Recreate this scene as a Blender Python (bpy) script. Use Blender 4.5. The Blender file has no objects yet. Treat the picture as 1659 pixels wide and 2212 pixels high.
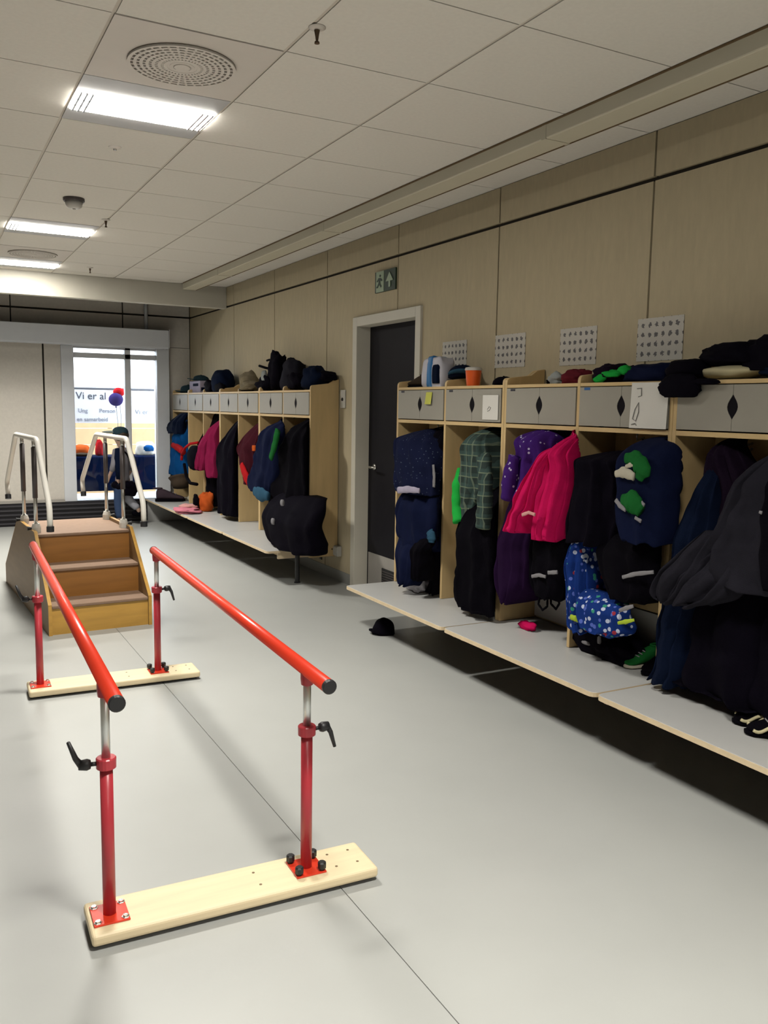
import bpy, bmesh, math, random
from mathutils import Vector, Matrix, noise
random.seed(7)
C = bpy.context.scene.collection
S = bpy.context.scene
PI = math.pi

# ------------------------------------------------------------------ camera, world, exposure
cam = bpy.data.cameras.new('camera'); co = bpy.data.objects.new('camera', cam); C.objects.link(co)
right = Vector((0.8809047, -0.4730119, 0.0163294)); up = Vector((0.0428171, 0.1140047, 0.9925571)); fwd = Vector((0.4713529, 0.8736491, -0.1206803))
mx = Matrix((right, up, -fwd)).transposed().to_4x4(); mx.translation = Vector((0, 0, 1.4322)); co.matrix_world = mx
cam.sensor_fit = 'HORIZONTAL'; cam.sensor_width = 36.0; cam.lens = 1860.58/1659*36.0; cam.clip_start = 0.02; cam.clip_end = 200
S.camera = co
w = bpy.data.worlds.new('overcast_sky'); S.world = w; w.use_nodes = True
bg = w.node_tree.nodes['Background']; bg.inputs[0].default_value = (0.80, 0.90, 1.0, 1); bg.inputs[1].default_value = 8.0
S.view_settings.view_transform = 'Standard'; S.view_settings.look = 'None'; S.view_settings.exposure = -0.30; S.view_settings.gamma = 1.0
S.view_settings.use_curve_mapping = False
LAMP_STRENGTH = 56.0      # the visible diffuser
LAMP_WATTS = 48.0          # the louvred downward beam
LAMP_SPREAD = math.radians(125)
LAMP_COLOUR = (1.0, 0.97, 0.90, 1)
S.cycles.use_denoising = True
S.cycles.max_bounces = 10; S.cycles.diffuse_bounces = 1; S.cycles.sample_clamp_indirect = 8.0

# ------------------------------------------------------------------ materials
MATS = {}
def mat(name, col, rough=0.6, metal=0.0, var=0.06, scale=8.0, bump=0.0, bscale=200.0, emit=0.0, stretch=None, spec=None):
    if name in MATS: return MATS[name]
    m = bpy.data.materials.new(name); m.use_nodes = True; nt = m.node_tree; n = nt.nodes; L = nt.links
    b = n['Principled BSDF']; b.inputs['Roughness'].default_value = rough; b.inputs['Metallic'].default_value = metal
    if spec is not None: b.inputs['Specular IOR Level'].default_value = spec
    tc = n.new('ShaderNodeTexCoord'); mp = n.new('ShaderNodeMapping'); L.new(tc.outputs['Object'], mp.inputs[0])
    if stretch: mp.inputs['Scale'].default_value = stretch
    nz = n.new('ShaderNodeTexNoise'); nz.inputs['Scale'].default_value = scale; nz.inputs['Detail'].default_value = 5; L.new(mp.outputs[0], nz.inputs['Vector'])
    mix = n.new('ShaderNodeMix'); mix.data_type = 'RGBA'; L.new(nz.outputs['Fac'], mix.inputs[0])
    mix.inputs[6].default_value = tuple(max(0, c*(1-var*2)) for c in col[:3])+(1,); mix.inputs[7].default_value = tuple(min(1, c*(1+var*2)) for c in col[:3])+(1,)
    L.new(mix.outputs[2], b.inputs['Base Color'])
    if bump > 0:
        n2 = n.new('ShaderNodeTexNoise'); n2.inputs['Scale'].default_value = bscale; L.new(mp.outputs[0], n2.inputs['Vector'])
        bp = n.new('ShaderNodeBump'); bp.inputs['Strength'].default_value = bump; bp.inputs['Distance'].default_value = 0.004; L.new(n2.outputs['Fac'], bp.inputs['Height']); L.new(bp.outputs[0], b.inputs['Normal'])
    if emit: b.inputs['Emission Color'].default_value = tuple(col[:3])+(1,); b.inputs['Emission Strength'].default_value = emit
    MATS[name] = m; return m

def cloth(name, col, rough=0.85, var=0.12): return mat(name, col, rough, 0, var, 14, 0.35, 320, spec=0.05)
def nodes_of(name):
    m = MATS[name]; nt = m.node_tree; return m, nt, nt.nodes, nt.links, nt.nodes['Principled BSDF']
def dots(name, base, dotcol, scale, size, rough=0.85):
    m = cloth(name, base, rough); m, nt, n, L, b = nodes_of(name)
    tc = n.new('ShaderNodeTexCoord'); v = n.new('ShaderNodeTexVoronoi'); v.inputs['Scale'].default_value = scale; L.new(tc.outputs['Object'], v.inputs['Vector'])
    lt = n.new('ShaderNodeMath'); lt.operation = 'LESS_THAN'; lt.inputs[1].default_value = size; L.new(v.outputs['Distance'], lt.inputs[0])
    mx = n.new('ShaderNodeMix'); mx.data_type = 'RGBA'; L.new(lt.outputs[0], mx.inputs[0])
    old = b.inputs['Base Color'].links[0].from_socket; L.new(old, mx.inputs[6])
    if dotcol == 'rainbow':
        r = n.new('ShaderNodeValToRGB'); e = r.color_ramp; e.interpolation = 'CONSTANT'
        sep = n.new('ShaderNodeSeparateColor'); L.new(v.outputs['Color'], sep.inputs[0]); L.new(sep.outputs[0], r.inputs[0])
        e.elements[0].color = (.55, .6, .75, 1); e.elements[1].position = .35; e.elements[1].color = (.05, .3, .2, 1)
        for p, c in ((.5, (.1, .15, .5, 1)), (.75, (.6, .65, .8, 1)), (.9, (.35, .04, .06, 1))):
            q = e.elements.new(p); q.color = c
        L.new(r.outputs[0], mx.inputs[7])
    else: mx.inputs[7].default_value = dotcol+(1,)
    L.new(mx.outputs[2], b.inputs['Base Color']); return m
def plaid(name):
    m = cloth(name, (.035, .05, .045)); m, nt, n, L, b = nodes_of(name)
    tc = n.new('ShaderNodeTexCoord'); sp = n.new('ShaderNodeSeparateXYZ'); L.new(tc.outputs['Object'], sp.inputs[0])
    cur = b.inputs['Base Color'].links[0].from_socket
    for ax, per, wd, col in ((1, .055, .42, (.06, .10, .09)), (2, .06, .42, (.06, .10, .09)), (1, .055, .10, (.20, .24, .17)), (2, .06, .10, (.22, .26, .16))):
        a = n.new('ShaderNodeMath'); a.operation = 'DIVIDE'; a.inputs[1].default_value = per; L.new(sp.outputs[ax], a.inputs[0])
        f = n.new('ShaderNodeMath'); f.operation = 'FRACT'; L.new(a.outputs[0], f.inputs[0])
        l = n.new('ShaderNodeMath'); l.operation = 'LESS_THAN'; l.inputs[1].default_value = wd; L.new(f.outputs[0], l.inputs[0])
        h = n.new('ShaderNodeMath'); h.operation = 'MULTIPLY'; h.inputs[1].default_value = .6; L.new(l.outputs[0], h.inputs[0])
        x = n.new('ShaderNodeMix'); x.data_type = 'RGBA'; L.new(h.outputs[0], x.inputs[0]); L.new(cur, x.inputs[6]); x.inputs[7].default_value = col+(1,); cur = x.outputs[2]
    L.new(cur, b.inputs['Base Color']); return m
def printed(name, cols, rows, paper=(.72, .68, .60)):
    """a sheet of paper with a grid of small printed pictograms"""
    m = mat(name, paper, .7, var=.02); m, nt, n, L, b = nodes_of(name)
    tc = n.new('ShaderNodeTexCoord'); sp = n.new('ShaderNodeSeparateXYZ'); L.new(tc.outputs['Generated'], sp.inputs[0])
    ds = []
    for ax, k in ((1, cols), (2, rows)):
        a = n.new('ShaderNodeMath'); a.operation = 'MULTIPLY_ADD'; a.inputs[1].default_value = k*1.12; a.inputs[2].default_value = -k*.06; L.new(sp.outputs[ax], a.inputs[0])
        f = n.new('ShaderNodeMath'); f.operation = 'FRACT'; L.new(a.outputs[0], f.inputs[0])
        d = n.new('ShaderNodeMath'); d.operation = 'SUBTRACT'; d.inputs[1].default_value = .5; L.new(f.outputs[0], d.inputs[0])
        q = n.new('ShaderNodeMath'); q.operation = 'MULTIPLY'; L.new(d.outputs[0], q.inputs[0]); L.new(d.outputs[0], q.inputs[1]); ds.append(q)
    s = n.new('ShaderNodeMath'); s.operation = 'ADD'; L.new(ds[0].outputs[0], s.inputs[0]); L.new(ds[1].outputs[0], s.inputs[1])
    nz = n.new('ShaderNodeTexNoise'); nz.inputs['Scale'].default_value = 22; L.new(tc.outputs['Generated'], nz.inputs['Vector'])
    z = n.new('ShaderNodeMath'); z.operation = 'MULTIPLY_ADD'; z.inputs[1].default_value = .30; z.inputs[2].default_value = -.09; L.new(nz.outputs['Fac'], z.inputs[0])
    l = n.new('ShaderNodeMath'); l.operation = 'LESS_THAN'; L.new(s.outputs[0], l.inputs[0]); L.new(z.outputs[0], l.inputs[1])
    x = n.new('ShaderNodeMix'); x.data_type = 'RGBA'; L.new(l.outputs[0], x.inputs[0]); L.new(b.inputs['Base Color'].links[0].from_socket, x.inputs[6]); x.inputs[7].default_value = (.16, .15, .15, 1)
    L.new(x.outputs[2], b.inputs['Base Color']); return m

mat('floor', (.462, .468, .443), .38, var=.03, scale=3, bump=.03, bscale=60)
mat('floor_seam', (.28, .28, .26), .6)
mat('upstand', (.34, .34, .31), .5)
mat('panel', (.62, .52, .335), .75, var=.05, scale=40, bump=.12, bscale=500, stretch=(1, 1, .25))
mat('far_panel', (.84, .78, .69), .75, var=.04, scale=40, bump=.1, bscale=500)
mat('joint', (.035, .028, .02), .9)
mat('plaster', (.40, .37, .32), .8, var=.03)
mat('tile', (.93, .875, .78), .9, var=.025, scale=60, bump=.15, bscale=900)
mat('tbar', (.78, .70, .59), .6)
mat('tray', (.74, .68, .52), .55, var=.02)
mat('trim_white', (.78, .73, .61), .5, var=.02)
mat('door_dark', (.010, .009, .013), .6, var=.1, spec=.2)
mat('kick', (.42, .39, .35), .5)
mat('birch', (.70, .50, .24), .5, var=.10, scale=6, stretch=(3, 3, .4), bump=.05)
mat('birch_h', (.70, .50, .24), .5, var=.10, scale=6, stretch=(3, .4, 3), bump=.05)
mat('birch_pale', (.78, .62, .40), .5, var=.07, scale=5, stretch=(.5, 5, 5), bump=.04)
mat('laminate', (.56, .555, .535), .35, var=.02)
mat('door_grey', (.37, .345, .285), .5, var=.03)
mat('red_paint', (.80, .050, .020), .28, var=.03)
mat('red_tube', (.50, .040, .055), .32, var=.04)
mat('steel', (.62, .62, .60), .22, 1.0, var=.04)
mat('chrome', (.72, .74, .73), .38, 1.0, var=.03)
mat('black_plastic', (.016, .016, .018), .45)
mat('black_shell', (.006, .005, .008), .7, spec=.1)
mat('black_metal', (.012, .012, .014), .4)
mat('pine', (.90, .72, .46), .5, var=.08, scale=5, stretch=(.5, 6, 6), bump=.05)
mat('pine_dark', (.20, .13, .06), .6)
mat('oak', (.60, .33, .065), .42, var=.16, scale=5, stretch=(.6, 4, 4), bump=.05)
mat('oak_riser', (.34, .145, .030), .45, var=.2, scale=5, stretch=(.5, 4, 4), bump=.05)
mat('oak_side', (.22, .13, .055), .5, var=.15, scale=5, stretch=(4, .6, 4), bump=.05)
mat('tread', (.27, .17, .11), .75, var=.08, scale=30, bump=.2)
mat('tube_white', (.93, .89, .80), .4, var=.02)
mat('post_dark', (.10, .085, .085), .4, .3)
mat('frame_white', (.88, .90, .93), .45, var=.02)
mat('rib', (.020, .018, .024), .55, var=.1)
mat('rib_light', (.055, .052, .06), .5)
mat('plastic_white', (.70, .67, .60), .4, var=.02)
mat('vent_plate', (.84, .77, .69), .6, var=.02)
mat('vent_dark', (.30, .24, .19), .8)
mat('lamp_frame', (.62, .61, .60), .5)
mat('louvre', (.75, .75, .75), .2, .6)
mat('lamp', (1, 1, 1), .5)
nt = MATS['lamp'].node_tree; b = nt.nodes['Principled BSDF']; b.inputs['Emission Color'].default_value = LAMP_COLOUR; b.inputs['Emission Strength'].default_value = LAMP_STRENGTH
mat('sign_green', (.012, .035, .018), .5); mat('sign_light', (.42, .52, .36), .5)
mat('banner', (.92, .93, .95), .8, var=.02); mat('lettering', (.07, .08, .11), .9); mat('lettering_pale', (.30, .33, .40), .8)
mat('concrete', (.70, .71, .72), .85, var=.05); mat('tarp', (.0012, .006, .030), .9, var=.25, scale=5, spec=.05)
mat('peach', (.50, .33, .17), .8); mat('facade', (.75, .73, .70), .8); mat('rail_grey', (.12, .125, .14), .6)
mat('skin', (.52, .33, .24), .55, var=.03); mat('hair', (.05, .035, .02), .7)
mat('paper', (.80, .77, .70), .7, var=.02); mat('sticky', (.62, .62, .10), .7); mat('cream', (.62, .55, .33), .8)
mat('cup_orange', (.85, .12, .015), .35, var=.05); mat('cup_lid', (.62, .58, .52), .4)
mat('tag_dark', (.03, .03, .04), .5); mat('tag_blue', (.02, .12, .35), .5); mat('pen', (.25, .24, .22), .7)
mat('bag_white', (.62, .60, .66), .45, var=.05); mat('bag_blue', (.02, .17, .42), .45)
for nm, c in dict(black=(.0025, .002, .004), black2=(.003, .0022, .0055), navyblue=(.006, .009, .032), navydark=(.004, .008, .024), navybag=(.005, .008, .030), charcoal=(.017, .016, .022),
                  darkpurple=(.017, .005, .028), plum=(.010, .005, .013), pink=(.62, .008, .10), palepink=(.70, .35, .32), maroon=(.05, .008, .014), red=(.42, .012, .015), orange=(.55, .10, .02),
                  magenta=(.24, .012, .06), brightblue=(.006, .085, .28), bluelight=(.03, .085, .14), green=(.02, .42, .06), darkgreen=(.012, .12, .025), lime=(.42, .55, .05), grey=(.25, .24, .25),
                  lavender=(.42, .38, .48), offwhite=(.50, .46, .36), brown=(.07, .05, .035), camo=(.28, .23, .15), rosepink=(.68, .22, .28), silver=(.40, .42, .40), darkred=(.16, .02, .03),
                  jeans=(.05, .08, .16), shirt_grey=(.24, .23, .25), trouser_pale=(.38, .38, .42), teal=(.03, .06, .075), sage=(.28, .33, .29), violet=(.03, .02, .11), shoe_brown=(.055, .038, .048), brass=(.16, .11, .07)).items(): cloth(nm, c)
dots('navy_speck', (.009, .012, .038), (.07, .09, .14), 45, .16)
dots('purple_dots', (.050, .014, .14), (.50, .45, .60), 34, .20)
dots('bluepattern', (.010, .035, .19), 'rainbow', 34, .34)
plaid('plaid')
printed('print_grid', 6, 4)
# thin clear glass
g = bpy.data.materials.new('glass'); g.use_nodes = True; n = g.node_tree.nodes; L = g.node_tree.links
for x in list(n): n.remove(x)
o = n.new('ShaderNodeOutputMaterial'); t = n.new('ShaderNodeBsdfTransparent'); gl = n.new('ShaderNodeBsdfGlossy'); gl.inputs['Roughness'].default_value = .03; fr = n.new('ShaderNodeFresnel'); fr.inputs[0].default_value = 1.45
mxs = n.new('ShaderNodeMixShader'); L.new(fr.outputs[0], mxs.inputs[0]); L.new(t.outputs[0], mxs.inputs[1]); L.new(gl.outputs[0], mxs.inputs[2]); L.new(mxs.outputs[0], o.inputs[0]); MATS['glass'] = g

# ------------------------------------------------------------------ mesh helpers (all coordinates in metres, world space)
class MB:
    def __init__(s): s.v = []; s.f = []
    def add(s, vs, fs):
        k = len(s.v); s.v += [tuple(p) for p in vs]; s.f += [tuple(i+k for i in f) for f in fs]; return s
    def box(s, x0, x1, y0, y1, z0, z1):
        return s.add([(x, y, z) for z in (z0, z1) for x, y in ((x0, y0), (x1, y0), (x1, y1), (x0, y1))], [(3, 2, 1, 0), (4, 5, 6, 7), (0, 1, 5, 4), (1, 2, 6, 5), (2, 3, 7, 6), (3, 0, 4, 7)])
    def prism(s, poly, axis, a, b):
        """poly in the two remaining axes (cyclic order xyz), extruded along axis from a to b"""
        def pt(u, v, w): return {'x': (w, u, v), 'y': (u, w, v), 'z': (u, v, w)}[axis]
        n = len(poly); vs = [pt(u, v, a) for u, v in poly]+[pt(u, v, b) for u, v in poly]
        return s.add(vs, [tuple(range(n)), tuple(range(2*n-1, n-1, -1))]+[(i, (i+1) % n, n+(i+1) % n, n+i) for i in range(n)])
    def tube(s, path, r, n=12, cap=True, squash=1.0):
        P = [Vector(p) for p in path]; R = r if isinstance(r, (list, tuple)) else [r]*len(P); rings = []
        u = None
        for i, p in enumerate(P):
            t = (P[min(i+1, len(P)-1)]-P[max(i-1, 0)]).normalized()
            if u is None: u = t.orthogonal().normalized() if abs(t.x) > .9 else (Vector((1, 0, 0))-t*t.x).normalized()
            else: u = (u-t*u.dot(t)).normalized()
            w = t.cross(u); rings.append([p+(u*math.cos(2*PI*k/n)*squash+w*math.sin(2*PI*k/n))*R[i] for k in range(n)])
        vs = [q for ring in rings for q in ring]; fs = [(i*n+k, i*n+(k+1) % n, (i+1)*n+(k+1) % n, (i+1)*n+k) for i in range(len(P)-1) for k in range(n)]
        if cap: fs += [tuple(range(n-1, -1, -1)), tuple((len(P)-1)*n+k for k in range(n))]
        return s.add(vs, fs)
    def lathe(s, prof, c=(0, 0, 0), n=24, axis='z', seg=None):
        vs = []
        for r, h in prof:
            for k in range(n):
                a = 2*PI*k/n; q = (r*math.cos(a), r*math.sin(a), h)
                if axis == 'x': q = (h, q[0], q[1])
                if axis == 'y': q = (q[0], h, q[1])
                vs.append((q[0]+c[0], q[1]+c[1], q[2]+c[2]))
        m = len(prof); fs = [(i*n+k, i*n+(k+1) % n, (i+1)*n+(k+1) % n, (i+1)*n+k) for i in range(m-1) for k in range(n)]
        fs += [tuple(range(n-1, -1, -1)), tuple((m-1)*n+k for k in range(n))]
        return s.add(vs, fs)
    def blob(s, c, r, seed=0, amp=.12, freq=1.6, nu=20, nv=12, flat=None, power=1.0):
        """crumpled ellipsoid; flat = lowest z allowed (resting surface)"""
        vs = []; off = Vector((seed*3.1, seed*1.7, seed*.9))
        for j in range(nv+1):
            th = PI*j/nv
            for k in range(nu):
                ph = 2*PI*k/nu; d = Vector((math.sin(th)*math.cos(ph), math.sin(th)*math.sin(ph), math.cos(th)))
                e = Vector([math.copysign(abs(q)**power, q) for q in d])
                q = 1+amp*noise.noise(d*freq+off)*2+amp*.5*noise.noise(d*freq*2.7+off)*2
                p = Vector((c[0]+e.x*r[0]*q, c[1]+e.y*r[1]*q, c[2]+e.z*r[2]*q))
                if flat is not None and p.z < flat: p.z = flat+.0005*((k*7+j*3) % 5)
                vs.append(p)
        fs = [(j*nu+k, (j+1)*nu+k, (j+1)*nu+(k+1) % nu, j*nu+(k+1) % nu) for j in range(nv) for k in range(nu)]
        return s.add(vs, fs)

def tag(o, label=None, cat=None, group=None, kind=None):
    if label: o['label'] = label
    if cat: o['category'] = cat
    if group: o['group'] = group
    if kind: o['kind'] = kind
    return o
ORG = {}
def place(o, org, parent):
    ORG[o] = org
    if parent is not None: o.parent = parent; o.location = org-ORG[parent]
    else: o.location = org
def obj(name, mb, m, parent=None, smooth=False, bevel=0.0, label=None, cat=None, group=None, kind=None, subsurf=0, seg=2):
    me = bpy.data.meshes.new(name)
    xs = [p[0] for p in mb.v]; ys = [p[1] for p in mb.v]; zs = [p[2] for p in mb.v]
    org = Vector(((min(xs)+max(xs))/2, (min(ys)+max(ys))/2, min(zs)))
    me.from_pydata([(p[0]-org.x, p[1]-org.y, p[2]-org.z) for p in mb.v], [], mb.f); me.validate(); 
    bm = bmesh.new(); bm.from_mesh(me); bmesh.ops.recalc_face_normals(bm, faces=bm.faces); bm.to_mesh(me); bm.free()
    me.materials.append(MATS[m] if isinstance(m, str) else m)
    if smooth:
        for p in me.polygons: p.use_smooth = True
    o = bpy.data.objects.new(name, me); C.objects.link(o); place(o, org, parent)
    if bevel: b = o.modifiers.new('bevel', 'BEVEL'); b.width = bevel; b.segments = seg; b.limit_method = 'ANGLE'
    if subsurf: d = o.modifiers.new('subsurf', 'SUBSURF'); d.levels = d.render_levels = subsurf
    return tag(o, label, cat, group, kind)
def thing(name, label, cat, loc, group=None):
    o = bpy.data.objects.new(name, None); C.objects.link(o); place(o, Vector(loc), None); o.empty_display_size = .1
    return tag(o, label, cat, group)
def dup(o, loc=None, parent=None):
    c = o.copy(); C.objects.link(c)
    if parent is not None: c.parent = parent
    if loc is not None: c.location = loc
    for ch in o.children: dup(ch, None, c)
    return c
def struct(name, mb, m, parent=None, **k):
    o = obj(name, mb, m, parent, **k)
    if parent is None: o['kind'] = 'structure'
    return o
def rounded(x0, x1, y0, y1, r, n=4):
    pts = []
    for cx_, cy_, a0 in ((x1-r, y1-r, 0), (x0+r, y1-r, 90), (x0+r, y0+r, 180), (x1-r, y0+r, 270)):
        for k in range(n+1):
            a = math.radians(a0+90*k/n); pts.append((cx_+r*math.cos(a), cy_+r*math.sin(a)))
    return pts
# ------------------------------------------------------------------ room shell
W = 3.012; H = 2.70; XL = -1.25; YB = -2.6; YF = 10.74
fl = struct('floor', MB().box(XL-.2, W+.25, YB-.2, YF+.25, -.12, -.003), 'floor_seam')
for x0, x1 in ((XL-.2, -.9535), (-.9505, 1.0535), (1.0565, W+.25)):
    obj('vinyl_sheet', MB().box(x0, x1, YB-.2, YF+.25, -.003, 0), 'floor', fl)
ce = struct('ceiling', MB().box(XL-.2, W+.25, YB-.2, YF+.25, H+.004, H+.12), 'tbar')
TX0 = .62; TY0 = 3.07
skip = {}
LAMPS = [(TX0, TY0+.6), (TX0, TY0+3.6), (TX0, 8.50), (TX0, TY0-2.4), (TX0, TY0-4.8)]
VENTS = [(TX0, TY0), (TX0, TY0+4.8)]
used = [(round(x, 2), round(y, 2)) for x, y in LAMPS+VENTS]
for i in range(-4, 5):
    for j in range(-10, 14):
        x0 = TX0+.6*i; y0 = TY0+.6*j
        a, b_, c_, d = max(x0, XL), min(x0+.6, W), max(y0, YB), min(y0+.6, YF)
        if b_-a < .02 or d-c_ < .02 or (round(x0, 2), round(y0, 2)) in used: continue
        if i == 2: b_ = 2.515
        if i == 3: a = 2.648
        if i == 0 and j == 9: d = 8.50
        if i == 0 and j == 10: c_ = 9.10
        obj('ceiling_tile', MB().box(a+.007, b_-.007, c_+.003, d-.003, H, H+.0075), 'tile', ce)
# wall on the locker side: panels with recessed dark joints, door opening Y 5.10..6.09
wr = struct('wall_right', MB().box(W+.022, W+.19, YB, 5.14, 0, H+.02).box(W+.022, W+.19, 6.05, YF+.2, 0, H+.02).box(W+.022, W+.19, 5.14, 6.05, 2.06, H+.02), 'joint')
js = [3.03+1.2*k for k in range(-5, 7)]+[YF]
edges = [YB]+js
for a, b_ in zip(edges[:-1], edges[1:]):
    if b_-a < .05: continue
    a += .006; b_ -= .006
    obj('wall_panel', MB().box(W, W+.024, a, b_, 2.502, H), 'panel', wr)
    if a < 5.10 < b_: obj('wall_panel', MB().prism([(a, 0), (5.09, 0), (5.09, 2.11), (b_, 2.11), (b_, 2.480), (a, 2.480)], 'x', W, W+.024), 'panel', wr)
    elif a < 6.09 < b_: obj('wall_panel', MB().prism([(6.10, 0), (b_, 0), (b_, 2.480), (a, 2.480), (a, 2.11), (6.10, 2.11)], 'x', W, W+.024), 'panel', wr)
    else: obj('wall_panel', MB().box(W, W+.024, a, b_, 0, 2.480), 'panel', wr)
bb = struct('baseboard_right', MB().box(W-.006, W+.001, 6.10, YF, 0, .088).box(W-.006, W+.001, YB, 5.09, 0, .088), 'upstand')
# far wall with window opening X 1.50..2.73, z .23..2.09
wf = struct('wall_far', MB().box(XL-.2, 1.49, YF+.022, YF+.2, 0, H+.02).box(2.735, W+.19, YF+.022, YF+.2, 0, H+.02).box(1.49, 2.735, YF+.022, YF+.2, 2.10, H+.02).box(1.49, 2.735, YF+.022, YF+.2, 0, .22), 'joint')
xe = [XL, -.24, .964, 2.20, W]
for a, b_ in zip(xe[:-1], xe[1:]):
    obj('wall_panel', MB().box(a+.007, b_-.007, YF, YF+.024, 2.502, H), 'far_panel', wf)
    obj('wall_panel', MB().box(a+.007, b_-.007, YF, YF+.024, 2.12, 2.480), 'far_panel', wf)
for a, b_ in ((XL, .1), (.1, 1.29), (1.30, 1.49), (2.735, W)):
    obj('wall_panel', MB().box(a+.005, b_-.005, YF, YF+.024, .0, 2.115), 'far_panel', wf)
struct('wall_left', MB().box(XL-.2, XL, YB-.2, YF+.2, 0, H+.02), 'plaster')
struct('wall_back', MB().box(XL-.2, W+.19, YB-.2, YB, 0, H+.02), 'plaster')
struct('beam', MB().box(XL, W, 9.275, 9.375, 2.472, H), 'trim_white', bevel=.004)
# window
win = struct('window_1', MB().box(1.485, 1.625, YF-.03, YF+.1, 0.22, 2.09), 'frame_white', bevel=.004)
obj('frame_jamb', MB().box(2.585, 2.735, YF-.06, YF+.1, 0, 2.09), 'frame_white', win, bevel=.004)
obj('mullion', MB().box(2.215, 2.285, YF+.0, YF+.08, .23, 2.09), 'frame_white', win, bevel=.004)
obj('transom', MB().box(1.625, 2.585, YF+.0, YF+.08, 1.955, 2.015), 'frame_white', win, bevel=.004)
obj('head_rail', MB().box(1.625, 2.585, YF+.0, YF+.08, 2.065, 2.10), 'frame_white', win)
obj('sill', MB().box(1.60, 2.60, YF-.02, YF+.14, .20, .235), 'frame_white', win)
for a, b_ in ((1.62, 2.22), (2.28, 2.59)):
    for z0, z1 in ((.23, 1.96), (2.01, 2.07)): obj('pane', MB().box(a, b_, YF+.036, YF+.042, z0, z1), 'glass', win)
# door with frame
dr = struct('door_1', MB().box(W+.10, W+.14, 5.15, 6.04, .012, 2.045), 'door_dark', bevel=.002)
obj('kick_plate', MB().box(W+.094, W+.101, 5.18, 6.01, .02, .29), 'kick', dr)
gr = obj('vent_grille', MB().box(W+.088, W+.095, 5.44, 5.77, .09, .20), 'black_metal', dr)
for k in range(5): obj('slat', MB().box(W+.082, W+.090, 5.45, 5.76, .10+k*.019, .108+k*.019), 'post_dark', gr)
hn = obj('door_handle', MB().lathe([(.024, -.008), (.024, 0)], (W+.10, 5.93, .97), 16, 'x').tube([(W+.10, 5.93, .97), (W+.05, 5.93, .97), (W+.04, 5.90, .97), (W+.04, 5.80, .97)], .009, 10), 'steel', dr, smooth=True)
obj('door_hinge', MB().tube([(W+.095, 5.155, .25), (W+.095, 5.155, .35)], .008).tube([(W+.095, 5.155, 1.75), (W+.095, 5.155, 1.85)], .008), 'steel', dr)
df = struct('trim_1', MB().box(W-.018, W+.14, 6.04, 6.11, 0, 2.115), 'trim_white', bevel=.003)
obj('door_jamb', MB().box(W-.018, W+.14, 5.08, 5.15, 0, 2.115), 'trim_white', df, bevel=.003)
obj('door_head', MB().box(W-.018, W+.14, 5.151, 6.039, 2.045, 2.115), 'trim_white', df, bevel=.003)
# ------------------------------------------------------------------ things on walls and ceiling
o = obj('cable_trunking', MB().box(2.515, 2.652, YB, 9.20, 2.632, H), 'tray', bevel=.006, label='long beige cable trunking running under the ceiling beside the panelled wall', cat='trunking')
obj('end_cap', MB().box(2.513, 2.655, 9.20, 9.212, 2.630, H), 'tray', o, bevel=.003)
obj('edge_shadow', MB().box(2.511, 2.5155, YB, 9.20, 2.692, H), 'pine_dark', o); obj('edge_shadow', MB().box(2.6505, 2.656, YB, 9.20, 2.630, 2.636), 'pine_dark', o)  # thin dark strips stand in for the shadow lines along the trunking edges
for y in (.8, 3.2, 5.6, 8.0): obj('joint_cover', MB().box(2.513, 2.6545, y, y+.03, 2.630, H), 'tray', o)
o = thing('curtain_box', 'long white box mounted above the bright window on the far wall', 'box', (1.5, YF-.1, 2.10))
obj('casing', MB().box(-.2, 2.69, YF-.24, YF-.002, 2.095, 2.305), 'frame_white', o, bevel=.006)
obj('end_plate', MB().box(2.69, 2.697, YF-.245, YF-.002, 2.09, 2.31), 'frame_white', o)
obj('bottom_rail', MB().box(-.2, 2.69, YF-.23, YF-.19, 2.083, 2.095), 'frame_white', o)
obj('conduit_pipe', MB().tube([(2.47, YF-.03, 2.305), (2.47, YF-.03, H)], .022, 12), 'frame_white', smooth=True, label='short white vertical pipe rising from the long box to the ceiling', cat='pipe')
o = thing('convector', 'low dark ribbed heater cover along the foot of the far wall', 'heater', (1.2, YF-.06, 0))
obj('casing', MB().box(-.6, 2.58, YF-.08, YF-.001, .0, .265), 'rib', o, bevel=.004)
for k in range(5): obj('rib', MB().box(-.6, 2.58, YF-.10, YF-.078, .025+k*.05, .042+k*.05), 'rib_light', o)
obj('cover_strip', MB().box(-.6, 1.48, YF-.09, YF-.001, .265, .29), 'kick', o)
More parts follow.
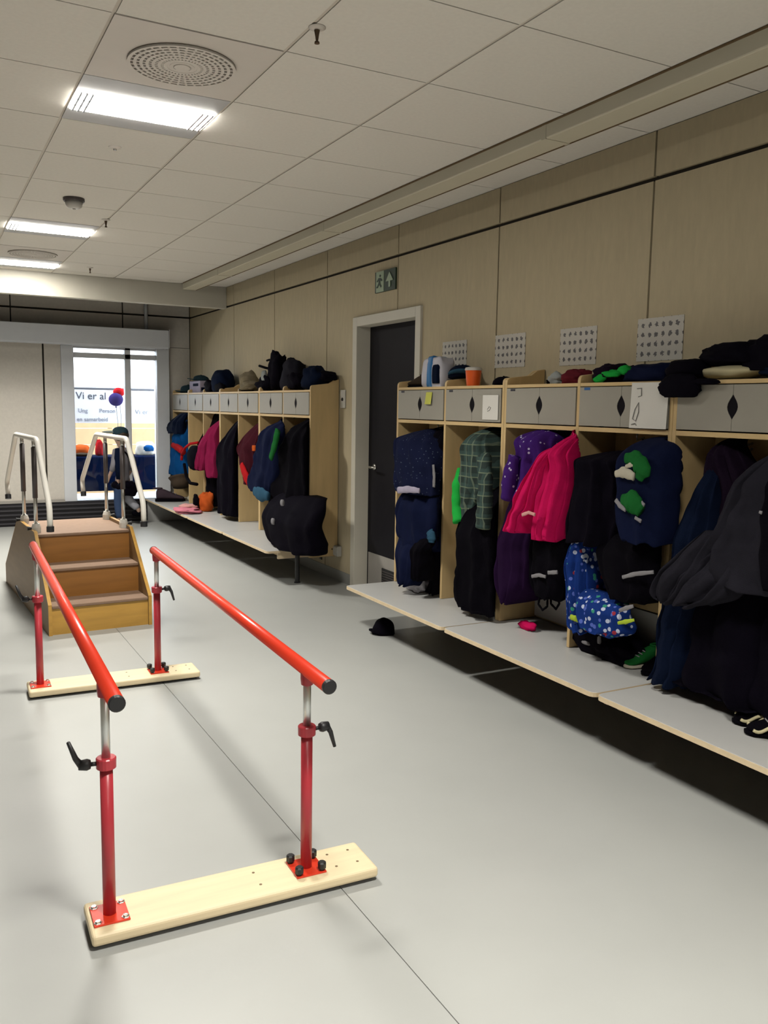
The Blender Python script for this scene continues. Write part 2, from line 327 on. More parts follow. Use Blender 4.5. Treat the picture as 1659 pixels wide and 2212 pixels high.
# ceiling lights
def lamp(x, y, label):
    t = thing('ceiling_light', label, 'light', (x+.3, y+.3, H), 'recessed ceiling lights')
    Z0, Z1 = H-.001, H+.0055; a, b_, c_, d = x+.012, x+.588, y+.19, y+.43
    fb = MB().box(x+.004, x+.596, y+.004, c_, Z0, Z1).box(x+.004, x+.596, d, y+.596, Z0, Z1).box(x+.004, a, c_, d, Z0, Z1).box(b_, x+.596, c_, d, Z0, Z1)
    obj('frame', fb, 'lamp_frame', t)
    obj('diffuser', MB().box(a+.001, b_-.001, c_+.001, d-.001, H-.008, H+.0045), 'lamp', t)
    la = bpy.data.lights.new('tube_light', 'AREA'); la.shape = 'RECTANGLE'; la.size = b_-a-.01; la.size_y = d-c_-.01; la.energy = LAMP_WATTS; la.color = LAMP_COLOUR[:3]; la.spread = LAMP_SPREAD
    lo = bpy.data.objects.new('tube_light', la); C.objects.link(lo); place(lo, Vector(((a+b_)/2, (c_+d)/2, H-.0083)), t)
    for k, xx in enumerate((a+.012, a+.035, a+.058, b_-.058, b_-.035, b_-.012)): obj('louvre', MB().box(xx-.004, xx+.004, c_, d, H-.014, H-.0085), 'louvre', t)
    for yy in (c_+.08, c_+.16): obj('louvre', MB().box(a, a+.06, yy-.003, yy+.003, H-.014, H-.0085).box(b_-.06, b_, yy-.003, yy+.003, H-.014, H-.0085), 'louvre', t)
    return t
lamp(*LAMPS[0], 'bright recessed ceiling light directly beside the round ceiling vent nearest the camera')
lamp(*LAMPS[1], 'recessed ceiling light just beyond the white smoke detector')
lamp(*LAMPS[2], 'recessed ceiling light farthest from the camera next to the cross beam')
lamp(*LAMPS[3], 'recessed ceiling light above the camera, out of the picture')
lamp(*LAMPS[4], 'recessed ceiling light behind the camera, out of the picture')
def vent(x, y, label):
    t = thing('ceiling_vent', label, 'vent', (x+.3, y+.3, H), 'round ceiling vents'); c = (x+.31, y+.31)
    obj('plate', MB().box(x+.004, x+.596, y+.004, y+.596, H-.002, H+.0055), 'vent_plate', t)
    obj('backing_disc', MB().lathe([(.20, H-.006), (.20, H-.002)], (c[0], c[1], 0), 48), 'vent_dark', t)
    for k in range(8):
        r1 = .200-k*.022; r0 = r1-.012
        n_ = 48; vs = []; fs = []
        for i in range(n_):
            a = 2*PI*i/n_
            for r, z in ((r0, H-.012), (r1, H-.012), (r1, H-.005), (r0, H-.005)): vs.append((c[0]+r*math.cos(a), c[1]+r*math.sin(a), z))
        for i in range(n_):
            p = i*4; q = ((i+1) % n_)*4
            for s in range(4): fs.append((p+s, p+(s+1) % 4, q+(s+1) % 4, q+s))
        obj('ring', MB().add(vs, fs), 'vent_plate', t)
    sp = MB()
    for i in range(36):
        a = 2*PI*i/36; d = Vector((math.cos(a), math.sin(a))); e = Vector((-d.y, d.x))*.0045
        q = [(c[0]+d.x*r+e.x*s, c[1]+d.y*r+e.y*s) for r, s in ((.03, -1), (.2, -1), (.2, 1), (.03, 1))]
        sp.prism(q, 'z', H-.0115, H-.0055)
    obj('spokes', sp, 'vent_plate', t, kind='stuff')
    obj('hub', MB().lathe([(.03, H-.014), (.034, H-.005)], (c[0], c[1], 0), 24), 'vent_plate', t)
vent(*VENTS[0], 'round slotted ceiling vent nearest the camera')
vent(*VENTS[1], 'round ceiling vent far back beyond the second light')
def sprinkler(x, y, label):
    t = thing('sprinkler_head', label, 'sprinkler', (x, y, H), 'ceiling sprinklers')
    obj('escutcheon', MB().lathe([(.012, H-.008), (.030, H-.002), (.030, H)], (x, y, 0), 20), 'vent_plate', t, smooth=True)
    obj('stem', MB().lathe([(.004, H-.045), (.006, H-.03), (.010, H-.01)], (x, y, 0), 10), 'brass', t)
    obj('deflector', MB().lathe([(.009, H-.052), (.008, H-.046)], (x, y, 0), 12), 'brass', t)
sprinkler(1.24, 2.83, 'small pendent sprinkler near the top edge, between plain tiles'); sprinkler(1.21, 6.40, 'small pendent sprinkler beyond the smoke detector'); sprinkler(1.49, 8.70, 'tiny sprinkler close to the cross beam')
o = thing('smoke_detector', 'white smoke detector with dark slotted rim on the ceiling', 'detector', (.916, 5.86, H))
obj('base', MB().lathe([(.062, H-.02), (.065, H-.016), (.065, H)], (.916, 5.86, 0), 28), 'post_dark', o)
obj('body', MB().lathe([(.03, H-.062), (.048, H-.05), (.055, H-.02)], (.916, 5.86, 0), 28), 'plastic_white', o, smooth=True)
obj('indicator', MB().lathe([(.008, H-.068), (.01, H-.06)], (.916, 5.86, 0), 12), 'plastic_white', o)
o = obj('ceiling_disc', MB().lathe([(.012, H-.010), (.030, H-.004), (.032, H)], (.921, 4.60, 0), 20), 'vent_plate', label='small grey disc on the ceiling between first light and detector', cat='sensor')
obj('core', MB().lathe([(.008, H-.016), (.010, H-.008)], (.921, 4.60, 0), 12), 'steel', o)
# exit sign
o = thing('exit_sign', 'green emergency exit sign with running figure and white arrow above the dark door', 'sign', (W, 5.6, 2.265))
obj('plate', MB().box(W-.014, W-.001, 5.445, 5.755, 2.262, 2.412), 'sign_green', o, bevel=.002)
obj('door_field', MB().box(W-.017, W-.0135, 5.615, 5.732, 2.264, 2.410), 'sign_light', o)
rf = MB(); x0, x1 = W-.020, W-.0165
def yz(pts): return [(5.74-u*.30, 2.262+v*.15) for u, v in pts]
rf.prism(yz([(.20, .78), (.24, .84), (.28, .78), (.24, .70)]), 'x', x0, x1)
rf.prism(yz([(.17, .68), (.28, .66), (.36, .55), (.33, .50), (.25, .58), (.25, .42), (.32, .26), (.27, .22), (.20, .38), (.12, .22), (.06, .22), (.06, .28), (.10, .30), (.17, .46), (.16, .58), (.10, .50), (.07, .53)]), 'x', x0, x1)
obj('running_figure', rf, 'sign_green', o)
obj('arrow', MB().prism(yz([(.72, .86), (.90, .44), (.76, .44), (.76, .16), (.68, .16), (.68, .44), (.54, .44)]), 'x', x0, x1), 'sign_light', o)
# switch and socket by the door
o = thing('wall_switch', 'small white switch plate with dark button between far lockers and door frame', 'switch', (W, 6.29, 1.44))
obj('plate', MB().box(W-.012, W-.001, 6.25, 6.335, 1.42, 1.565), 'plastic_white', o, bevel=.004)
obj('button', MB().lathe([(.012, -.006), (.014, 0)], (W-.012, 6.292, 1.49), 16, 'x'), 'black_plastic', o)
o = thing('wall_socket', 'white socket box low on the wall beside the door frame', 'socket', (W, 6.35, .21))
obj('box', MB().box(W-.04, W-.001, 6.30, 6.385, .21, .295), 'plastic_white', o, bevel=.005)
obj('cover', MB().box(W-.046, W-.039, 6.308, 6.377, .217, .288), 'plastic_white', o, bevel=.003)
# wall papers
for (ya, yb, za, zb, lab) in ((2.805, 3.085, 1.666, 1.863, 'white sheet of small pictograms above the green glove'), (3.365, 3.645, 1.665, 1.856, 'white sheet of small pictograms above the dark red hat'),
                              (3.945, 4.232, 1.672, 1.861, 'faint sheet of pictograms on the wall seam above the small black hat'), (4.535, 4.815, 1.67, 1.856, 'sheet of pictograms half hidden behind the plastic bag and cap')):
    o = obj('notice_sheet', MB().box(W-.003, W-.0008, ya, yb, za, zb), 'print_grid', label=lab, cat='paper', group='sheets taped above the lockers')
    for yy in (ya+.01, yb-.03): obj('tape', MB().box(W-.0038, W-.0028, yy, yy+.02, zb-.012, zb-.002), 'plastic_white', o)
GARMENTS = [
 ('hanging_jacket','jacket','navy speckled child jacket with pale lavender hem stripe in the locker beside the door','navy_speck',2.62,2.95,(4.935,4.379),[(1.304,4.661,4.593),(1.269,4.766,4.502),(1.222,4.824,4.414),(1.123,4.833,4.378),(1.008,4.828,4.362),(0.912,4.8,4.363)],[('hem_stripe','lavender',[(2.615,4.666,0.92,0.021),(2.608,4.527,0.939,0.022),(2.615,4.406,0.941,0.016)])],0.01,5,None),
 ('hanging_jacket','jacket','thin black jacket with grey reflective piping beside the navy speckled one','black',2.7,2.97,(4.935,4.379),[(1.322,4.545,4.437),(1.24,4.613,4.376),(1.044,4.582,4.367),(0.791,4.538,4.361),(0.638,4.476,4.364)],[('reflective_strip','grey',[(2.688,4.374,1.097,0.011),(2.686,4.357,1.027,0.013),(2.688,4.363,0.965,0.013)])],0.01,5,None),
 ('hanging_trousers','trousers','dark blue padded snow trousers below the navy speckled jacket','navyblue',2.63,2.93,(4.935,4.379),[(0.953,4.723,4.413),(0.919,4.77,4.375),(0.81,4.802,4.318),(0.666,4.796,4.317),(0.606,4.733,4.33),(0.566,4.696,4.397)],[('trouser_leg','navyblue',[(0.633,4.747,4.427),(0.562,4.69,4.446),(0.462,4.657,4.458),(0.373,4.641,4.482),(0.337,4.611,4.525)]),('trouser_leg','black',[(0.659,4.482,4.331),(0.545,4.455,4.358),(0.401,4.449,4.368)]),('knee_patch','bluelight',[(2.65,4.336,0.703,0.032),(2.65,4.314,0.673,0.042),(2.65,4.312,0.64,0.027)])],0.01,5,None),
 ('hanging_trousers','trousers','long black trousers leg hanging against the locker divider beside the blue snow trousers','black',2.72,2.95,(4.935,4.379),[(0.778,4.472,4.386),(0.538,4.444,4.375),(0.409,4.439,4.375),(0.297,4.505,4.386)],[],0.01,5,None),
 ('hanging_trousers','trousers','wide black snow trousers reaching the bench under the green checked jacket','black',2.64,2.95,(4.356,3.801),[(1.036,4.054,3.76),(0.933,4.096,3.747),(0.831,4.111,3.724),(0.676,4.108,3.708),(0.546,4.087,3.718),(0.461,4.116,3.709),(0.359,4.136,3.708),(0.316,4.095,3.706)],[],0.014,5,None),
 ('hanging_jacket','jacket','plain black jacket half hidden behind the green checked jacket','black2',2.78,2.98,(4.356,3.801),[(1.306,4.089,3.971),(1.194,4.12,3.93),(1.014,4.073,3.898),(0.859,4.019,3.89)],[],0.01,5,None),
 ('hanging_jacket','jacket','green checked jacket with bright green lining hanging over black snow trousers','plaid',2.68,2.96,(4.356,3.801),[(1.333,4.018,3.991),(1.307,4.044,3.953),(1.26,4.079,3.907),(1.157,4.135,3.866),(1.04,4.158,3.851),(0.905,4.157,3.933),(0.821,4.128,3.965)],[('sleeve','plaid',[(2.68,3.839,1.18,0.044),(2.65,3.776,1.048,0.046),(2.65,3.777,0.899,0.052),(2.65,3.789,0.797,0.048)]),('lining','green',[(2.71,4.117,1.093,0.019),(2.68,4.099,0.994,0.034),(2.68,4.098,0.875,0.033),(2.68,4.061,0.795,0.047)])],0.01,6,None),
 ('hanging_trousers','trousers','dark purple rain trousers under the purple dotted jacket','darkpurple',2.66,2.95,(3.757,3.201),[(1.136,3.652,3.459),(1.015,3.686,3.459),(0.796,3.715,3.454),(0.673,3.729,3.458),(0.535,3.73,3.485),(0.451,3.687,3.55),(0.417,3.636,3.588)],[],0.01,5,None),
 ('hanging_jacket','jacket','purple jacket with small white dots and a hood','purple_dots',2.63,2.95,(3.757,3.201),[(1.343,3.488,3.432),(1.32,3.544,3.373),(1.283,3.572,3.335),(1.204,3.552,3.309),(1.168,3.589,3.307),(1.075,3.596,3.308),(0.974,3.602,3.448)],[('sleeve','purple_dots',[(2.62,3.488,1.201,0.034),(2.61,3.507,1.095,0.046),(2.62,3.533,0.98,0.043)])],0.01,5,None),
 ('hanging_overall','overalls','black overalls with grey knee stripes and foot loops below the pink jacket','black',2.66,2.95,(3.757,3.201),[(1.019,3.413,3.156),(0.905,3.443,3.136),(0.768,3.454,3.128),(0.639,3.454,3.14),(0.563,3.434,3.155),(0.512,3.39,3.192)],[('knee_stripe','grey',[(2.648,3.351,0.611,0.009),(2.64,3.287,0.63,0.01),(2.646,3.242,0.629,0.008)]),('knee_stripe','grey',[(2.64,3.218,0.654,0.01),(2.642,3.153,0.668,0.01)]),('foot_loop','black',[(2.72,3.373,0.5,0.006),(2.72,3.382,0.457,0.006),(2.72,3.347,0.434,0.006),(2.72,3.312,0.46,0.006),(2.72,3.312,0.512,0.006)]),('foot_loop','black',[(2.72,3.287,0.517,0.006),(2.72,3.285,0.48,0.006),(2.72,3.245,0.461,0.006),(2.72,3.222,0.493,0.006),(2.72,3.231,0.528,0.006)])],0.01,5,None),
 ('hanging_jacket','jacket','bright pink fleece jacket with a pale cuff rim','pink',2.58,2.92,(3.757,3.201),[(1.348,3.154,3.128),(1.313,3.178,3.106),(1.264,3.206,3.094),(1.198,3.225,3.089),(1.099,3.254,3.093),(0.987,3.282,3.115),(0.873,3.293,3.142),(0.819,3.296,3.152)],[('sleeve','pink',[(1.254,3.229,3.162),(1.206,3.26,3.179),(1.091,3.324,3.219),(0.972,3.39,3.268),(0.918,3.431,3.307),(0.835,3.464,3.345)]),('cuff','palepink',[(2.52,3.28,0.933,0.009),(2.51,3.219,0.952,0.008),(2.52,3.182,0.945,0.008)])],0.014,6,None),
 ('hanging_jacket','jacket','large black jacket bulging over the locker divider beside the pink fleece','black2',2.6,2.95,(3.179,2.623),[(1.251,3.002,2.926),(1.232,3.047,2.852),(1.2,3.077,2.807),(1.097,3.102,2.795),(0.97,3.117,2.786),(0.836,3.131,2.817)],[],0.014,5,None),
 ('hanging_trousers','trousers','blue patterned rain trousers with lime stripes and white spots','bluepattern',2.64,2.9,(3.179,2.623),[(0.976,3.109,3.027),(0.869,3.115,3.013),(0.76,3.118,3.003),(0.652,3.114,2.987),(0.52,3.119,2.975),(0.43,3.106,2.96),(0.409,3.053,2.964)],[('trouser_seat','bluepattern',[(0.616,3.014,2.782),(0.582,3.011,2.701),(0.522,3.0,2.681),(0.477,2.979,2.688),(0.453,2.946,2.742)]),('reflective_strip','lime',[(2.628,3.028,0.48,0.013),(2.625,2.992,0.481,0.014),(2.63,2.972,0.474,0.01)]),('reflective_strip','lime',[(2.57,2.662,0.542,0.007),(2.565,2.612,0.56,0.01),(2.575,2.575,0.575,0.006)]),('reflective_strip','grey',[(2.565,2.652,0.599,0.008),(2.56,2.605,0.621,0.01),(2.565,2.574,0.635,0.007)])],0.01,5,None),
 ('hanging_backpack','backpack','navy backpack with green and white patches','navybag',2.56,2.9,(3.179,2.623),[(1.326,2.731,2.524),(1.288,2.769,2.485),(1.203,2.78,2.474),(1.087,2.78,2.471),(0.972,2.764,2.47),(0.895,2.714,2.476)],[('green_patch','darkgreen',[(2.55,2.644,1.241,0.021),(2.544,2.578,1.241,0.036),(2.544,2.542,1.206,0.045),(2.55,2.565,1.161,0.02)]),('white_patch','offwhite',[(2.548,2.696,1.172,0.014),(2.542,2.642,1.184,0.024),(2.544,2.585,1.169,0.018)]),('white_patch','offwhite',[(2.54,2.631,1.207,0.008),(2.534,2.599,1.217,0.01),(2.54,2.57,1.223,0.005)]),('green_patch','darkgreen',[(2.55,2.653,1.071,0.021),(2.544,2.589,1.067,0.049),(2.548,2.542,1.034,0.03)]),('fleck','grey',[(2.548,2.688,1.064,0.01),(2.546,2.658,1.042,0.011),(2.546,2.625,1.027,0.008)]),('fleck','grey',[(2.546,2.571,1.004,0.007),(2.546,2.537,0.993,0.008)]),('fleck','grey',[(2.546,2.542,1.068,0.01),(2.546,2.524,1.059,0.008)])],0.006,5,None),
 ('hanging_bag','bag','black sports bag with a grey arc stripe below the navy backpack','black',2.62,2.92,(3.179,2.623),[(0.976,2.869,2.596),(0.913,2.912,2.566),(0.812,2.923,2.565),(0.731,2.911,2.569),(0.663,2.862,2.585),(0.623,2.816,2.623)],[('stripe','grey',[(2.61,2.69,0.731,0.008),(2.602,2.611,0.76,0.01),(2.61,2.517,0.784,0.008)])],0.006,5,None),
 ('hanging_jacket','jacket','dark plum jacket hanging from the chrome hook nearest the camera','plum',2.76,2.97,(2.579,2.024),[(1.335,2.404,2.384),(1.308,2.418,2.353),(1.254,2.439,2.294),(1.126,2.469,2.231),(0.959,2.487,2.219),(0.772,2.484,2.215)],[],0.01,5,None),
 ('hanging_trousers','trousers','slim navy trousers hanging beside the thick locker divider','navydark',2.64,2.9,(2.579,2.024),[(1.228,2.417,2.38),(1.163,2.435,2.348),(1.015,2.464,2.328),(0.865,2.492,2.317),(0.694,2.521,2.304),(0.512,2.548,2.36),(0.39,2.565,2.374),(0.312,2.586,2.404)],[],0.01,5,None),
 ('long_coat','coat','long black coat whose hem rests on the bench edge next to the sneakers','black2',2.66,2.92,None,[(1.002,2.275,1.887),(0.821,2.396,1.857),(0.673,2.475,1.837),(0.507,2.511,1.834),(0.393,2.527,1.843),(0.346,2.491,1.856),(0.336,2.31,1.871)],[],0.02,7,None),
 ('hanging_jacket','jacket','charcoal grey jacket slanting across the long black coat','charcoal',2.56,2.9,None,[(1.385,1.969,1.797),(1.306,2.055,1.791),(1.217,2.138,1.784),(1.101,2.206,1.783),(0.98,2.278,1.782),(0.883,2.347,1.775),(0.803,2.304,1.768)],[('sleeve','charcoal',[(0.986,2.285,2.191),(0.871,2.362,2.215),(0.78,2.436,2.241),(0.724,2.449,2.292),(0.696,2.416,2.346)]),('sleeve','charcoal',[(0.952,2.187,2.028),(0.837,2.286,2.058),(0.757,2.344,2.112),(0.703,2.359,2.234)])],0.02,6,None),
 ('hanging_jacket','jacket','shiny black jacket at the nearest visible hook above the long coat','black',2.48,2.8,None,[(1.365,1.889,1.725),(1.259,1.942,1.716),(1.121,1.976,1.705),(0.966,1.985,1.692),(0.846,1.953,1.682)],[('badge','grey',[(2.48,1.936,1.103,0.005),(2.48,1.925,1.101,0.006)])],0.01,5,None),
 ('hanging_coat','coat','wide black coat filling the locker next to the plywood end panel','black',2.66,2.96,(6.952,6.393),[(1.347,6.476,6.363),(1.292,6.573,6.306),(1.177,6.754,6.295),(0.962,7.009,6.292),(0.723,7.166,6.289),(0.524,7.213,6.286)],[],0.014,5,None),
 ('hanging_backpack','backpack','large black backpack hanging down to the bench beside the black metal leg','black2',2.5,2.8,None,[(0.717,6.82,6.069),(0.625,6.932,5.934),(0.491,6.978,5.923),(0.382,6.921,5.921),(0.315,6.787,5.938),(0.292,6.657,5.973)],[('buckle','grey',[(2.49,6.521,0.5,0.026),(2.49,6.48,0.502,0.026)]),('buckle','grey',[(2.488,6.314,0.673,0.025),(2.488,6.274,0.677,0.025)])],0.006,5,None),
 ('hanging_jacket','jacket','navy jacket with green zip trim and pale blue patterned cuffs','navyblue',2.6,2.95,(7.534,6.975),[(1.34,6.877,6.75),(1.292,7.008,6.749),(1.211,7.19,6.749),(1.056,7.333,6.79),(0.891,7.456,6.811),(0.733,7.635,6.897),(0.663,7.445,6.974)],[('trim','darkgreen',[(2.59,6.658,1.229,0.042),(2.588,6.715,1.113,0.042),(2.59,6.817,0.992,0.033)]),('cuff','bluelight',[(2.595,7.23,0.676,0.042),(2.592,7.069,0.663,0.063),(2.595,6.884,0.664,0.038)])],0.01,5,None),
 ('hanging_jacket','jacket','maroon jacket with an orange patch and red hem','maroon',2.68,2.96,(8.135,7.578),[(1.305,7.729,7.553),(1.174,7.914,7.554),(1.018,8.038,7.579),(0.93,8.026,7.605),(0.823,7.918,7.63),(0.694,7.812,7.657)],[('patch','orange',[(2.67,7.449,1.07,0.037),(2.67,7.449,1.02,0.037)]),('hem','red',[(2.67,7.796,0.867,0.04),(2.67,7.666,0.767,0.052),(2.67,7.589,0.713,0.038)])],0.01,5,None),
 ('hanging_coat','coat','long black winter coat reaching the far bench next to the bare plywood divider','black2',2.66,2.96,(8.714,8.157),[(1.331,8.213,8.072),(1.132,8.481,8.06),(0.851,8.673,8.064),(0.572,8.648,8.068),(0.333,8.637,8.142)],[],0.01,5,None),
 ('hanging_jacket','jacket','crimson magenta jacket with a loose sleeve','magenta',2.68,2.9,(9.32,8.758),[(1.282,8.886,8.742),(1.135,9.022,8.745),(0.887,9.114,8.783),(0.665,9.069,8.837)],[('sleeve','magenta',[(1.157,9.022,8.857),(1.006,9.162,8.926),(0.853,9.253,8.98),(0.728,9.31,9.067)])],0.01,5,None),
 ('hanging_jacket','jacket','black jacket and trousers set hanging behind the crimson jacket','black',2.78,2.97,(9.32,8.758),[(1.351,9.347,9.077),(1.097,9.494,9.05),(0.685,9.579,9.059),(0.483,9.477,9.064),(0.329,9.271,9.067)],[],0.01,5,None),
 ('hanging_jacket','jacket','navy jacket over a bright blue vest in the locker nearest the window','brightblue',2.7,2.95,(10.59,9.948),[(1.255,10.367,10.038),(1.09,10.482,10.025),(0.834,10.671,10.055),(0.571,10.776,10.107)],[('hood','navydark',[(1.328,10.177,9.995),(1.239,10.368,9.999),(1.142,10.633,10.023),(1.083,10.548,10.045)]),('scarf','red',[(2.68,10.329,0.937,0.032),(2.675,10.059,0.917,0.042),(2.68,9.878,0.883,0.04)]),('lower_sleeve','brown',[(2.72,10.161,0.57,0.167),(2.72,10.125,0.452,0.124)])],0.01,5,None),
]
# ------------------------------------------------------------------ wardrobe units and benches
LX = 2.757; LB = 3.006
def lens(side, y, z, n=9):     # concave half-lens cut into the meeting edge of a door
    hh = .048; ww = .0245; return [(y+side*ww*math.cos(PI/2*(2*k/(n-1)-1))**1.2 if 0 < k < n-1 else y, z-hh+2*hh*k/(n-1)) for k in range(n)]
def panel_prism(mb, y0, y1, zb):
    pts = [(LX, zb), (LX, 1.572)]+[(LX+.02*(1-math.cos(a)), 1.572+.026*math.sin(a)) for a in (PI/6, PI/3, PI/2)]+[(LB-.09, 1.615), (LB-.05, 1.642), (LB, 1.650), (LB, zb)]
    # axis y: poly given as (x, z)
    return mb.prism(pts, 'y', y0, y1)
def locker(y0, y1, label, zend=None, n=2, group='two-bay plywood wardrobe units'):
    """y0 = side nearer the camera; n bays"""
    t = thing('wardrobe_unit', label, 'wardrobe', ((LX+LB)/2, (y0+y1)/2, .279), group)
    T = .020; zb = .279
    obj('side_panel', panel_prism(MB(), y0, y0+T, zend or zb), 'birch', t, bevel=.002)
    obj('side_panel', panel_prism(MB(), y1-T, y1, zb), 'birch', t, bevel=.002)
    if zend:
        for xx, zz in ((LX+.07, zend+.045), (LX+.2, zend+.06)): obj('screw_cap', MB().lathe([(.007, -.003), (.008, .001)], (xx, y0, zz), 10, 'y'), 'pine_dark', t)
    bw = (y1-y0-T)/n
    for k in range(1, n): obj('divider', panel_prism(MB(), y0+k*bw, y0+k*bw+T, zb), 'birch', t, bevel=.002)
    for k in range(n):
        a = y0+k*bw+T+.0005; b_ = y0+(k+1)*bw-.0005; mid = (a+b_)/2
        obj('top_shelf', MB().box(LX+.001, LB, a, b_, 1.545, 1.561), 'birch_h', t)
        obj('shelf', MB().box(LX+.001, LB, a, b_, 1.336, 1.356), 'birch_h', t)
        obj('back_panel', MB().box(LB-.012, LB, a, b_, .50, 1.545), 'birch', t)
        obj('rear_board', MB().box(LB-.010, LB-.002, a, b_, .290, .492), 'laminate', t)
        zc = 1.455; z0, z1 = 1.362, 1.541
        for s in (-1, 1):
            pts = [(mid+s*.001, z0)]+[(y, z) for y, z in lens(s, mid+s*.001, zc)]+[(mid+s*.001, z1), (b_-.004 if s > 0 else a+.004, z1), (b_-.004 if s > 0 else a+.004, z0)]
            d = obj('door', MB().prism(pts, 'x', LX-.004, LX+.012), 'door_grey', t)
            hy = b_-.004 if s > 0 else a+.004
        le = [(mid+(y-mid)*1.02, zc+(z-zc)*1.02) for y, z in lens(1, mid, zc)]; le = le+[(2*mid-y, z) for y, z in reversed(le[1:-1])]
        obj('handle_shell', MB().prism(le, 'x', LX-.0015, LX+.0115), 'black_shell', t)
        for hy in (mid+.09, mid-.09):
            obj('coat_hook', MB().tube([(LB-.014, hy, 1.31), (LB-.04, hy, 1.305), (LB-.055, hy, 1.30), (LB-.060, hy, 1.315), (LB-.058, hy, 1.328)], .005, 8).tube([(LB-.014, hy, 1.29), (LB-.03, hy, 1.275), (LB-.04, hy, 1.28), (LB-.042, hy, 1.292)], .005, 8), 'chrome', t, smooth=True)
    return t
NEAR = [(1.425, 2.600, 'plywood wardrobe unit with dark coats, nearest the camera beside the draped black cap'), (2.602, 3.778, 'plywood wardrobe unit holding the pink fleece and the navy backpack'), (3.780, 4.956, 'plywood wardrobe unit nearest the dark door, with yellow note on its door')]
UN = [locker(a, b_, l) for a, b_, l in NEAR]
FAR = [(6.372, 7.555, 'plywood wardrobe unit with tall bare end panel facing the dark door'), (7.557, 8.735, 'far plywood wardrobe unit holding maroon jacket and long winter coat'), (8.737, 9.925, 'far plywood wardrobe unit holding crimson jacket and red-trimmed bag')]
UF = [locker(a, b_, l, zend=(.205 if i == 0 else None)) for i, (a, b_, l) in enumerate(FAR)]
UF.append(locker(9.927, 10.62, 'single-bay plywood wardrobe unit in the far corner beside the window', n=1))
def note(name, m, y0, y1, z0, z1, label, cat='paper', tilt=0.0, x=LX-.0075):
    mb = MB(); mb.add([(x-.0008-tilt, y0, z0), (x-.0008-tilt, y1, z0), (x-.0008, y1, z1), (x-.0008, y0, z1), (x-tilt, y0, z0), (x-tilt, y1, z0), (x, y1, z1), (x, y0, z1)], [(0, 1, 2, 3), (7, 6, 5, 4), (0, 4, 5, 1), (1, 5, 6, 2), (2, 6, 7, 3), (3, 7, 4, 0)])
    return obj(name, mb, m, label=label, cat=cat)
x_ = LX-.0035
note('sticky_note', 'sticky', 4.505, 4.575, 1.455, 1.528, 'yellow sticky note on the cupboard door beside the lens-shaped handle hole', tilt=.01)
p = note('door_notice', 'paper', 3.822, 3.968, 1.374, 1.508, 'small white sheet with a faint drawing on the cupboard door below the orange cup')
obj('drawing', MB().tube([(LX-.009, 3.92, 1.43), (LX-.009, 3.905, 1.445), (LX-.009, 3.89, 1.44), (LX-.009, 3.90, 1.425), (LX-.009, 3.92, 1.42)], .0016, 6), 'pen', p)
p = note('door_notice', 'paper', 2.622, 2.835, 1.360, 1.556, 'large white sheet with a pencil sketch at its edge, hung over a cupboard door', tilt=.006)
for pts in ([(2.80, 1.53), (2.775, 1.532), (2.772, 1.50), (2.79, 1.495)], [(2.815, 1.40), (2.805, 1.44), (2.785, 1.47), (2.782, 1.43), (2.795, 1.39), (2.815, 1.40)], [(2.82, 1.375), (2.80, 1.38), (2.79, 1.372)]):
    obj('sketch', MB().tube([(LX-.0165+.006*(z-1.36)/.196, y, z) for y, z in pts], .0018, 6), 'pen', p)
for y, m, l in ((3.126, 'tag_blue', 'tiny blue name tag on the cupboard door under the green glove'), (3.70, 'tag_dark', 'tiny dark name tag on the cupboard door next to the raised plywood side'), (4.30, 'tag_dark', 'tiny dark name tag on the cupboard door below the navy cap'), (4.873, 'tag_dark', 'tiny dark name tag on the cupboard door beside the dark room door')):
    o = obj('name_tag', MB().box(x_-.002, x_, y-.02, y+.02, 1.527, 1.539), m, label=l, cat='tag', bevel=.001)
def bench(y0, y1, label, group, end_leg=None):
    t = thing('bench', label, 'bench', (2.6, (y0+y1)/2, .20), group)
    obj('seat', MB().prism(rounded(2.400, LB, y0, y1, .03), 'z', .258, .278), 'laminate', t, bevel=.002)
    ed = rounded(2.394, LB+.0, y0-.0005, y1+.0005, .034); obj('edge_band', MB().prism([q for q in ed], 'z', .2585, .2765), 'birch_pale', t)
    obj('long_rail', MB().box(2.56, 2.59, y0+.06, y1-.06, .205, .258), 'birch_h', t)
    for yy in (y0+.035, y1-.035): obj('cross_rail', MB().box(2.50, LB, yy-.012, yy+.012, .205, .258), 'birch_pale', t)
    obj('wall_bracket', MB().box(LB, W, y0+.3, y0+.34, .12, .258).box(LB, W, y1-.34, y1-.3, .12, .258), 'black_metal', t)
    return t
for i, (a, b_) in enumerate(((1.42, 2.590), (2.602, 3.770), (3.782, 4.956))):
    bench(a, b_, ('grey bench section nearest the camera under the black coats and sneakers', 'grey bench section below the pink fleece and blue patterned trousers', 'grey bench section ending in front of the dark door')[i], 'grey bench sections along the wall')
for i, (a, b_) in enumerate(((6.393, 7.55), (7.56, 8.73), (8.74, 9.92), (9.93, 10.60))):
    t = bench(a, b_, ('far grey bench section with black metal leg under the large backpack', 'far grey bench section below the maroon jacket', 'far grey bench section carrying the pink cloth', 'short grey bench section in the far corner carrying dark shoes')[i], 'grey bench sections along the wall')
    if i == 0:
        lg = obj('leg', MB().tube([(2.665, 6.41, .006), (2.665, 6.41, .258)], .019, 14), 'black_metal', t, smooth=False); obj('foot', MB().lathe([(.026, 0), (.026, .008)], (2.665, 6.41, 0), 16), 'black_plastic', lg)
    if i == 3: obj('end_board', MB().box(2.42, LB, 10.57, 10.592, .0, .258), 'laminate', t)

